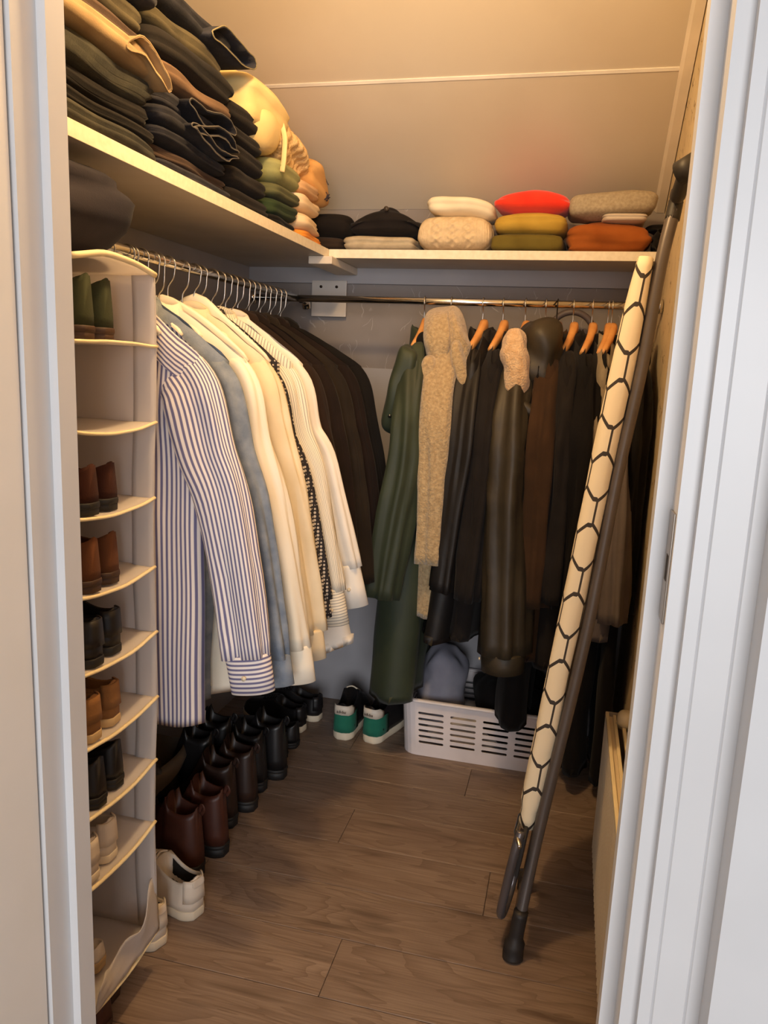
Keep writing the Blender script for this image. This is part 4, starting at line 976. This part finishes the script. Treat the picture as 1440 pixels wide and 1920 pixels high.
        V, F = loft(rs, False); hp = mesh('heel_counter', V, F, panel or up, t); md = hp.modifiers.new('t', 'SOLIDIFY'); md.thickness = 0.004; md.offset = 0
        if tabm:
            V, F = superbox(0.006, 0.040, 0.022, 4, 4, 4); o = mesh('heel_tab', V, F, tabm, t); o.location = (0.0, 0, z0 + Hc * 0.86); o.rotation_euler = (0, 0.12, 0)
        for i in range(5):
            s = o1 + 0.02 + 0.045 * i; z = z0 + top(s) * 1.06 + 0.001; b = hw(s) * 0.42
            V, F = tube(smooth_path([(s * L, -b, z - 0.004), (s * L + 0.004, 0, z + 0.003), (s * L, b, z - 0.004)], 4), 0.0032, 6); mesh('lace', V, F, lace or up, t)
    if boot:
        V, F = tube(smooth_path([(0.002, 0, z0 + Hc - 0.012), (-0.008, 0, z0 + Hc + 0.006), (0.000, 0, z0 + Hc + 0.018), (0.008, 0, z0 + Hc - 0.006)], 4), 0.006, 6, ry=0.0015, up=Vector((0, 1, 0))); mesh('pull_loop', V, F, up, t)
    return t
SUEDE_G = fabric('green_suede', (52, 56, 38), (66, 70, 48), bs=0.3); SUEDE_DB = fabric('dark_brown_suede', (58, 30, 22), (72, 40, 30)); SUEDE_B = fabric('brown_suede', (92, 56, 34), (106, 66, 42))
BLK_S = mat('black_shoe_leather', (24, 22, 24), 0.45, c2=(32, 30, 32), bs=0.1); TANS = fabric('tan_nubuck', (140, 98, 58), (156, 112, 70)); WHT = mat('white_shoe_leather', (222, 208, 190), 0.5, c2=(232, 220, 204), bs=0.2, bscale=60)
RUBW = mat('off_white_rubber', (218, 204, 180), 0.6); RUBB = mat('black_rubber', (26, 24, 24), 0.6); RUBT = mat('pale_gum_rubber', (196, 168, 124), 0.6); RUBBR = mat('brown_rubber', (62, 40, 28), 0.6)
COGN = mat('red_brown_boot_leather', (64, 30, 20), 0.5, c2=(80, 40, 27), ns=14, bs=0.1, spec=0.6); DBR = mat('dark_brown_boot_leather', (40, 25, 19), 0.45, c2=(52, 33, 26), ns=14, bs=0.1, spec=0.6); BLKB = mat('polished_black_boot_leather', (17, 15, 16), 0.42, c2=(30, 28, 30), bs=0.05, spec=0.6)
INS = mat('dark_insole', (30, 24, 22), 0.9)
comp = [(1, 'green_shoe', 'dark green suede', SUEDE_G, RUBBR, 'loafer', 0.088), (3, 'suede_shoe', 'dark brown suede', SUEDE_DB, RUBB, 'loafer', 0.070), (4, 'suede_shoe', 'brown suede', SUEDE_B, RUBBR, 'loafer', 0.080),
        (5, 'black_trainer', 'black', BLK_S, RUBB, 'sneaker', 0.078), (6, 'tan_trainer', 'tan nubuck', TANS, RUBT, 'sneaker', 0.075), (7, 'black_shoe', 'smooth black', BLKB, RUBB, 'loafer', 0.080), (8, 'white_trainer', 'white leather', WHT, RUBW, 'sneaker', 0.075)]
ORD = {1: 'top', 3: 'third', 4: 'fourth', 5: 'fifth', 6: 'sixth', 7: 'seventh', 8: 'eighth'}
for k, nm, desc, um, sm_, kd, chh in comp:
    for j, yy in enumerate((1.252, 1.332) if k != 6 else (1.238, 1.325)):
        if k == 8 and j == 1: yy = 1.300
        if k == 8 and j == 0: yy = 1.218
        zz = ZL[k] - 0.012 * math.sin(PI * (yy - YO0) / (YO1 - YO0)) * (k > 1) + 0.0055
        shoe(nm, 'shoe', '%s shoe in the %s organizer compartment, %s one of the pair' % (desc, ORD[k], 'nearer' if j == 0 else 'farther'), 'shoes in the organizer', (XO1 - 0.004 - 0.012 * j, yy + 0.0, zz), PI - 0.05 + 0.12 * (j == 1 and k == 6),
             kd, um, sm_, L=0.268, W=0.084, lining=INS if k != 8 else None, collar_h=chh, sole_t=0.018 if kd == 'sneaker' else None)
shoe('white_sandal', 'shoe', 'pale low shoe lying in the drooping lowest organizer compartment', 'shoes in the organizer', (XO1 - 0.05, 1.300, ZL[-1] + 0.004), PI, 'loafer', WHT, RUBT, L=0.22, W=0.08, lining=RUBW, collar_h=0.035)
# floor shoes, heels toward the aisle
def pair(nm, desc, pts, rz, kd, um, sm_, group, **kw):
    for j, (x, y) in enumerate(pts):
        shoe(nm, 'shoe' if kd != 'boot' else 'boot', desc % ('nearer' if j == 0 else 'farther'), group, (x, y, 0.0), rz + 0.06 * (j - 0.5), kd, um, sm_, **kw)
GF = 'shoes on the floor under the left rail'
pair('white_trainer', 'white leather trainer on the floor beside the organizer, %s of the two', [(-0.885, 1.515), (-0.845, 1.640)], PI - 0.35, 'sneaker', WHT, RUBW, GF, lining=INS, collar_h=0.090, panel=WHT, tabm=WHT, L=0.30, W=0.106)
pair('ankle_boot', 'red brown leather ankle boot behind the white trainers, %s of the two', [(-0.915, 1.795), (-0.890, 1.905)], PI - 0.15, 'boot', COGN, RUBB, GF)
pair('ankle_boot', 'dark brown polished ankle boot behind the red brown pair, %s of the two', [(-0.925, 2.045), (-0.900, 2.150)], PI - 0.1, 'boot', DBR, RUBB, GF, collar_h=0.175)
pair('ankle_boot', 'polished black ankle boot behind the dark brown pair, %s of the two', [(-0.915, 2.265), (-0.880, 2.365)], PI - 0.1, 'boot', BLKB, RUBB, GF, collar_h=0.175)
pair('court_shoe', 'black dress shoe behind the black ankle boots, %s of the two', [(-0.925, 2.49), (-0.915, 2.59)], PI - 0.1, 'loafer', BLKB, RUBB, GF, collar_h=0.075)
pair('black_trainer', 'black canvas trainer with white rubber sole near the back wall, %s of the two', [(-0.935, 2.715), (-0.905, 2.83)], PI - 0.2, 'sneaker', BLK_S, RUBW, GF, lining=INS)
pair('ankle_boot', 'black boot in the back row against the wall, %s of the two beside the bag', [(-1.03, 2.12), (-1.02, 2.24)], PI, 'boot', BLKB, RUBB, GF, L=0.27, collar_h=0.22)
pair('brown_shoe', 'brown leather shoe under the organizer, %s of the two', [(-0.868, 1.262), (-0.900, 1.345)], PI - 0.1, 'loafer', COGN, RUBBR, GF, lining=INS)
# green trainers by the basket
TEAL = fabric('teal_green_heel', (36, 108, 86), (44, 120, 96), bs=0.2)
for j, (px, py, rz, dsc) in enumerate(((640, 1388, PI / 2 + 0.02, 'left'), (692, 1394, PI / 2 - 0.22, 'right'))):
    p = at_z(px, py, 0)
    t = shoe('green_trainer', 'shoe', '%s one of two white trainers with teal green heels beside the laundry basket' % dsc, 'teal heeled trainers', (p.x, p.y, 0), rz, 'sneaker', BLK_S, RUBW, L=0.30, W=0.112, collar_h=0.118, panel=TEAL, tabm=None, lining=INS, lace=RUBW, sole_t=0.030, cdp=0.26)
    # white upper part of the heel with lettering
    rs = []
    for z in (0.66, 0.84, 0.99):
        ring = []
        for i in range(9):
            a = (-1 + 2 * i / 8) * (1 if z < 0.9 else 0.6); sN = 0.16 * abs(a) ** 1.7 + 0.002
            b = (0.033 * math.sqrt(max(0, 1 - ((0.12 - min(sN, 0.12)) / 0.135) ** 2)) + max(0, sN - 0.12) * 0.03) * 1.143 + 0.001; ring.append(Vector((sN * 0.30 - 0.007, math.copysign(b * (1.02 - 0.12 * z) + 0.002, a) if abs(a) > 0.01 else 0, 0.030 + 0.118 * z)))
        rs.append(ring)
    V, F = loft(rs, False); hp = mesh('heel_patch', V, F, WHT, t); md = hp.modifiers.new('t', 'SOLIDIFY'); md.thickness = 0.003; md.offset = 0
    cu = bpy.data.curves.new('lettering', 'FONT'); cu.body = 'adidas'; cu.size = 0.0155; cu.extrude = 0.0006; cu.align_x = 'CENTER'; cu.align_y = 'CENTER'; cu.resolution_u = 1
    cu.materials.append(mat('dark_print', (60, 50, 46), 0.8)); o = text_obj('lettering', cu, t); o.location = (-0.0150, 0, 0.030 + 0.118 * 0.80); o.rotation_euler = (PI / 2, 0, -PI / 2)

# ------------------------------------------------------------------ laundry basket
BK = mat('white_basket_plastic', (222, 214, 214), 0.38, bs=0.03)
pA = at_z(745, 1406, 0.0); pB = at_z(985, 1452, 0.0)
bx0, by0 = pA.x + 0.01, 2.665
bw, bd, bh = 0.60, 0.36, 0.225
bk = empty('laundry_basket', (bx0 + bw / 2, by0 + bd / 2, 0), math.radians(0), 'white plastic laundry basket with slotted sides under the coats', 'basket')
def basket_wall():
    V = []; F = []
    def R(t, z):   # perimeter point, t in [0,1), rounded rectangle, flaring upward
        fl = 1 + 0.05 * z / bh; hx, hy, r = bw / 2 * fl * 0.965, bd / 2 * fl * 0.95, 0.055
        segs = [(2 * (hx - r), 'x'), (PI / 2 * r, 'c'), (2 * (hy - r), 'y'), (PI / 2 * r, 'c')] * 2
        tot = 2 * (2 * (hx - r) + 2 * (hy - r) + PI * r); d = t * tot
        cs = [(-(hx - r), -hy, 1, 0), None, (hx, -(hy - r), 0, 1), None, (hx - r, hy, -1, 0), None, (-hx, hy - r, 0, -1), None]
        cc = [None, (hx - r, -(hy - r), -PI / 2), None, (hx - r, hy - r, 0), None, (-(hx - r), hy - r, PI / 2), None, (-(hx - r), -(hy - r), PI)]
        for i, (ln, kd) in enumerate(segs):
            if d <= ln + 1e-9:
                if kd == 'c': a = cc[i][2] + d / r; return Vector((cc[i][0] + r * math.cos(a), cc[i][1] + r * math.sin(a), z))
                x, y, dx, dy = cs[i]; return Vector((x + dx * d, y + dy * d, z))
            d -= ln
        return Vector((-(hx - r), -hy, z))
    vi = {}
    def vid(t, z):
        k = (round(t % 1.0, 5), round(z, 5))
        if k not in vi: vi[k] = len(V); V.append(R(t % 1.0, z))
        return vi[k]
    # slot blocks: columns along the perimeter
    peri = 2 * (bw + bd) - 8 * 0.055 + 2 * PI * 0.055; front = (bw - 0.11) / peri
    zr_ = [0.045 + 0.0235 * i for i in range(7)]
    cols = []
    for base, ln, nc in ((0, bw - 0.11, 4), (bw - 0.11 + PI / 2 * 0.055, bd - 0.11, 2), (bw - 0.11 + bd - 0.11 + PI * 0.055, bw - 0.11, 4), (2 * (bw - 0.11) + bd - 0.11 + 1.5 * PI * 0.055, bd - 0.11, 2)):
        for c in range(nc): cols.append(((base + ln * (c + 0.04) / nc) / peri, (base + ln * (c + 0.96) / nc) / peri))
    cols.sort(); ts = []
    def quadgrid(t0, t1, z0, z1, nt=1):
        for i in range(nt):
            a = t0 + (t1 - t0) * i / nt; b = t0 + (t1 - t0) * (i + 1) / nt
            F.append((vid(a, z0), vid(b, z0), vid(b, z1), vid(a, z1)))
    prev = 0.0
    zl = [0.0, 0.02] + zr_ + [0.200, bh]
    spans = []
    for (a, b) in cols + [(1.0, 1.0)]:
        if a - prev > 1e-5: spans.append((prev, a, False))
        if b > a: spans.append((a, b, True))
        prev = b
    for a, b, slot in spans:
        nt = 2
        if not slot:
            nt = max(1, int((b - a) * peri / 0.018))
        for z0, z1 in zip(zl[:-1], zl[1:]):
            if slot and 0.044 < z0 < 0.18:
                mz = 0.0068; mt = (b - a) * 0.06; ch = (b - a) * 0.035; cz = 0.004
                outer = [vid(a, z0), vid((a + b) / 2, z0), vid(b, z0), vid(b, z1), vid((a + b) / 2, z1), vid(a, z1)]
                ia, ib, iz0, iz1 = a + mt, b - mt, z0 + mz, z1 - mz
                inner = [vid(ia, (iz0 + iz1) / 2), vid(ia + ch, iz0), vid((a + b) / 2, iz0), vid(ib - ch, iz0), vid(ib, (iz0 + iz1) / 2), vid(ib - ch, iz1), vid((a + b) / 2, iz1), vid(ia + ch, iz1)]
                o_ = outer; n_ = inner
                F.extend([(o_[0], n_[1], n_[0]), (o_[0], o_[1], n_[2], n_[1]), (o_[1], o_[2], n_[3], n_[2]), (o_[2], n_[4], n_[3]), (o_[2], o_[3], n_[4]), (o_[3], n_[5], n_[4]), (o_[3], o_[4], n_[6], n_[5]), (o_[4], o_[5], n_[7], n_[6]), (o_[5], n_[0], n_[7]), (o_[5], o_[0], n_[0])])
            else: quadgrid(a, b, z0, z1, nt)
    return V, F, R
V, F, RR = basket_wall()
o = mesh('slotted_wall', V, F, BK, bk, smooth=False); md = o.modifiers.new('t', 'SOLIDIFY'); md.thickness = 0.003; md.offset = -1
P = [RR(i / 96, bh) for i in range(97)]
V, F = tube([p + Vector((p.x, p.y, 0)).normalized() * 0.004 for p in P], 0.011, 10, ry=0.007, caps=(False, False)); mesh('rim', V, F, BK, bk)
P = [RR(i / 96, 0.0) for i in range(96)]
V = [p + Vector((0, 0, 0.004)) for p in P]; mesh('bottom', V, [tuple(range(96))], BK, bk, smooth=False)
GREYB = fabric('grey_blue_cotton', (132, 132, 146), (150, 150, 162), ns=8)
def laundry(label, c, dims, m, seed, k=2.8, rot=(0, 0, 0.2), amp=0.03):
    def fn(p, q): return p + Vector(q) * (amp * fb(p.x * 9 + seed, p.y * 9, p.z * 9)) + Vector((0, 0, amp * 0.8 * fb(p.x * 16, p.y * 16 + seed, 1)))
    V, F = superbox(dims[0], dims[1], dims[2], k, 26, 16, fn); o = mesh('laundry_item', V, F, m, None); o.location = c; o.rotation_euler = rot
    return tag(o, label, 'laundry', 'laundry in the basket')
laundry('grey blue garment bulging from the left of the laundry basket', (bx0 + 0.13, by0 + 0.17, 0.23), (0.19, 0.22, 0.30), GREYB, 1, amp=0.035)
laundry('white garment seen through the basket slots', (bx0 + 0.24, by0 + 0.15, 0.085), (0.30, 0.22, 0.13), fabric('white_laundry', (206, 196, 188), (216, 206, 198)), 2, amp=0.02)
laundry('black clothes filling the right of the laundry basket', (bx0 + 0.40, by0 + 0.19, 0.17), (0.30, 0.26, 0.27), BLACK, 3, amp=0.03)

# ------------------------------------------------------------------ ironing board, folded and leaning
def hexmat():
    m = bpy.data.materials.new('white_hexagon_print_cover'); nt, p = nodes(m); p.inputs['Roughness'].default_value = 0.75
    tc = N(nt, 'ShaderNodeTexCoord')
    mp = N(nt, 'ShaderNodeMapping'); mp.inputs['Scale'].default_value = (19.0, 10.2, 0.0); mp.inputs['Location'].default_value = (40.45, 40.1, 0); nt.links.new(tc.outputs['UV'], mp.inputs['Vector'])
    def vm(op, a, b=None):
        n = N(nt, 'ShaderNodeVectorMath', operation=op)
        for i, s in enumerate((a, b)):
            if s is None: continue
            if hasattr(s, 'is_output'): nt.links.new(s, n.inputs[i])
            else: n.inputs[i].default_value = s
        return n.outputs[1] if op in ('DOT_PRODUCT', 'LENGTH') else n.outputs[0]
    r = (1.0, 1.7320508, 1.0); h = (0.5, 0.8660254, 0.0)
    a = vm('SUBTRACT', vm('MODULO', mp.outputs[0], r), h); b = vm('SUBTRACT', vm('MODULO', vm('ADD', mp.outputs[0], h), r), h)
    la = vm('DOT_PRODUCT', a, a); lb = vm('DOT_PRODUCT', b, b)
    def hd(v):
        av = vm('ABSOLUTE', v); d1 = vm('DOT_PRODUCT', av, (0.5, 0.8660254, 0)); sx = N(nt, 'ShaderNodeSeparateXYZ'); nt.links.new(av, sx.inputs[0])
        return mth(nt, 'MAXIMUM', d1, sx.outputs[0])
    da, db = hd(a), hd(b); d = mth(nt, 'MINIMUM', da, db)
    f = mth(nt, 'GREATER_THAN', d, 0.452)
    nt.links.new(mixc(nt, f, col(238, 222, 190), col(58, 50, 44)), p.inputs['Base Color'])
    n = N(nt, 'ShaderNodeTexNoise'); n.inputs['Scale'].default_value = 30; nt.links.new(tc.outputs['Object'], n.inputs['Vector']); bump(nt, p, n.outputs['Fac'], 0.3, 0.004)
    return m
HEX = hexmat(); TUBE_M = mat('grey_painted_tube', (92, 84, 80), 0.38, 0.3); CAP = mat('black_rubber_cap', (38, 34, 32), 0.55)
# board frame: axis from lower end to upper end, width direction mostly along depth
Lo = at_y(985, 1556, 1.80); Up = at_y(1212, 480, 1.86)
ax = (Up - Lo).normalized(); BL = (Up - Lo).length
yaw_w = math.radians(-2.5)
wd = Vector((math.sin(yaw_w) * -1, math.cos(yaw_w), 0)); wd = (wd - ax * wd.dot(ax)).normalized()   # toward the back
nm_ = wd.cross(ax).normalized()
if nm_.x > 0: nm_ = -nm_            # facing -x side
ib = empty('ironing_board', at_z(963, 1782, 0.0), 0, 'folded ironing board with white hexagon patterned cover leaning upright at the right', 'ironing board')
IB = Vector(ib.location)
def W3(u, wv, nn): return Lo + ax * u + wd * wv + nm_ * nn - IB      # u along, wv across (0 = middle), nn out of the face
def half_w(t):
    if t > 0.60: q = (t - 0.60) / 0.40; return 0.165 * math.sqrt(max(0.0, 1 - q ** 2.4)) * (1 - 0.25 * q) + 0.006
    if t < 0.06: return 0.165 * (0.55 + 0.45 * math.sqrt(max(0, 1 - ((0.06 - t) / 0.06) ** 2)))
    return 0.165
V = []; UV = []; F = []; nU, nC = 60, 28
for i in range(nU + 1):
    t = i / nU; hw_ = half_w(t); th_ = 0.0275 * (1 - 0.35 * max(0, (t - 0.80) / 0.20) ** 2) * (1 if t > 0.04 else 0.8); ring = []
    for j in range(nC):
        a = 2 * PI * (j + 0.5) / nC - PI; ca, sa = math.cos(a), math.sin(a)           # a = 0 : far edge, a = +-pi : near edge
        wv = 0.15 + (math.copysign(abs(ca) ** 0.30, ca) * 0.150) * (hw_ / 0.165 if ca > 0 else 1) 
        if ca < 0: wv = 0.15 - 0.150 + 0.030 * (1 - abs(ca) ** 0.8)
        nn = math.copysign(abs(sa) ** 0.85, sa) * th_ + 0.0
        ring.append(W3(t * BL, wv, nn + 0.0025 * fb(t * 8, ca * 2, sa)))
    d0 = 0; acc = [0.0]
    for j in range(1, nC): d0 += (ring[j] - ring[j - 1]).length; acc.append(d0)
    V += ring; UV += [(acc[j] if j < nC // 2 else acc[j] - d0, t * BL) for j in range(nC)]
for i in range(nU):
    for j in range(nC): a = i * nC + j; b = i * nC + (j + 1) % nC; F.append((a, b, b + nC, a + nC))
F += [tuple(range(nC - 1, -1, -1)), tuple(range(nU * nC, nU * nC + nC))]
mesh('cover', V, F, HEX, ib, uv=UV)
def t3(P, r, n=12, **k): return tube([Vector(p) - IB for p in P], r, n, **k)
F0 = at_z(963, 1775, 0.03)
# long leg tube running behind the board from the foot up past the top
T1 = at_y(1264, 395, 1.90)
V, F = t3(smooth_path([F0 + Vector((0.004, 0.0, 0.03)), at_y(1010, 1560, 1.80), at_y(1097, 1200, 1.84), at_y(1156, 900, 1.86), at_y(1203, 690, 1.87), at_y(1238, 500, 1.885), T1], 5), 0.0145, 16); leg1 = mesh('leg', V, F, TUBE_M, ib)
V, F = t3([at_y(1030, 1395, 1.845) - ax * 0.008, at_y(1030, 1395, 1.845) + ax * 0.008], 0.0175, 16); mesh('clamp_band', V, F, mat('pale_band', (190, 176, 164), 0.5), leg1)
# second leg behind, nearer the wall
V, F = t3([F0 + wd * 0.26 + Vector((0.006, 0, 0.03)), T1 + wd * 0.22 + Vector((0.0, 0, -0.02))], 0.0145, 16); leg2 = mesh('leg', V, F, TUBE_M, ib)
# lower foot bar with caps
V, F = t3([F0 + wd * 0.02, F0 + wd * 0.28], 0.014, 14); fb_ = mesh('foot_bar', V, F, TUBE_M, ib)
V, F = t3(smooth_path([F0 + ax * 0.10, F0 + ax * 0.04, F0 - Vector((0, 0, 0.008)), F0 - Vector((0, 0.004, 0.03))], 4), [0.0185] * 6 + [0.026] * 7, 14); mesh('rubber_foot', V, F, CAP, fb_)
V, F = t3([F0 + wd * 0.27 - Vector((0, 0, 0.028)), F0 + wd * 0.29 + Vector((0, 0, 0.03))], 0.020, 14); mesh('rubber_foot', V, F, CAP, fb_)
# upper bend with the rubber cap
capP = at_y(1288, 318, 1.80)
V, F = t3(smooth_path([T1 - ax * 0.02, T1 + ax * 0.035, at_y(1272, 365, 1.86), capP], 6), 0.0165, 14); hb = mesh('upper_bar', V, F, CAP, ib)
V, F = t3([capP + Vector((-0.012, 0.010, -0.006)), capP + Vector((0.016, -0.012, 0.008))], 0.026, 20); mesh('rubber_cap', V, F, CAP, hb)
# iron rest at the lower end
V = []
rP = [W3(0.02, -0.05, 0.010) + IB, W3(-0.03, -0.06, 0.014) + IB, W3(-0.20, -0.04, 0.018) + IB, W3(-0.235, 0.0, 0.012) + IB, W3(-0.20, 0.08, 0.004) + IB, W3(0.0, 0.08, 0.0) + IB]
V, F = t3(smooth_path(rP, 6), 0.0115, 10); ir = mesh('iron_rest', V, F, mat('grey_steel_frame', (104, 100, 102), 0.35, 0.6), ib)
bm_c = [W3(-0.10, -0.05, 0.0), W3(-0.10, 0.07, 0.0), W3(0.01, 0.08, 0.0), W3(0.01, -0.06, 0.0)]
V = [p + nm_ * s * 0.004 for s in (-1, 1) for p in bm_c]; mesh('support_plate', V, [(0, 1, 2, 3), (7, 6, 5, 4), (0, 4, 5, 1), (1, 5, 6, 2), (2, 6, 7, 3), (3, 7, 4, 0)], CAP, ir, smooth=False)
V, F = t3([W3(0.01, -0.10, 0.006) + IB, W3(0.004, -0.03, 0.022) + IB, W3(0.008, 0.05, 0.02) + IB], 0.0055, 8); mesh('wire_ring', V, F, STEEL, ib)

# ------------------------------------------------------------------ radiator on the right wall
RW = mat('cream_radiator_enamel', (214, 198, 168), 0.42, c2=(220, 205, 176))
xr0, xr1, yr0, yr1, zb, zt = 0.160, 0.235, 1.05, 2.09, 0.115, 0.535
rd = empty('radiator', (0.2, (yr0 + yr1) / 2, zb), 0, 'cream panel radiator on the right wall just inside the door frame', 'radiator')
RL = Vector(rd.location)
V = []; 
n = 44
prof = []
for i in range(n + 1):
    for q, dx in ((0.0, 0), (0.28, 0), (0.40, 0.006), (0.88, 0.006)):
        yy = yr0 + (yr1 - yr0) * min(1.0, (i + q) / n); prof.append((xr0 + dx, yy))
prof = prof[:4 * n + 1]
poly = prof + [(xr0 + 0.022, yr1), (xr0 + 0.022, yr0)]
V, F = prism(poly, zb, zt - 0.012); mesh('front_panel', [v - RL for v in V], F, RW, rd, smooth=False)
o = bevel_box('rear_panel', (xr1 - 0.015, yr0, zb), (xr1, yr1, zt - 0.012), RW, rd, 0.003); o.location = -RL
GR = mat('warm_cream_grille', (224, 208, 170), 0.4)
for k in range(4):
    x = xr0 + 0.004 + k * 0.020
    o = bevel_box('grille_bar', (x - 0.0045, yr0, zt - 0.012), (x + 0.0045, yr1 + 0.004, zt - (0.0 if k % 2 == 0 else 0.006)), GR, rd, 0.002); o.location = -RL
o = bevel_box('side_panel', (xr0, yr1, zb + 0.01), (xr1, yr1 + 0.006, zt + 0.0), mat('taupe_side_panel', (150, 134, 114), 0.5), rd, 0.01, 3); o.location = -RL
hP = at_x(1163, 1350, 0.212) 
V, F = superbox(0.046, 0.05, 0.046, 2.3, 10, 10); o = mesh('thermostat_knob', V, F, GR, rd); o.location = Vector((0.208, 2.02, zt + 0.018)) - RL
V, F = tube([Vector((0.188, 2.045, zt - 0.01)) - RL, Vector((0.245, 2.01, zt - 0.012)) - RL], 0.010, 10); mesh('valve_pipe', V, F, GR, rd)
for yy in (1.2, 1.95):
    o = bevel_box('wall_bracket', (xr1, yy - 0.02, zb + 0.05), (XR, yy + 0.02, zt - 0.08), RW, rd, 0.002); o.location = -RL
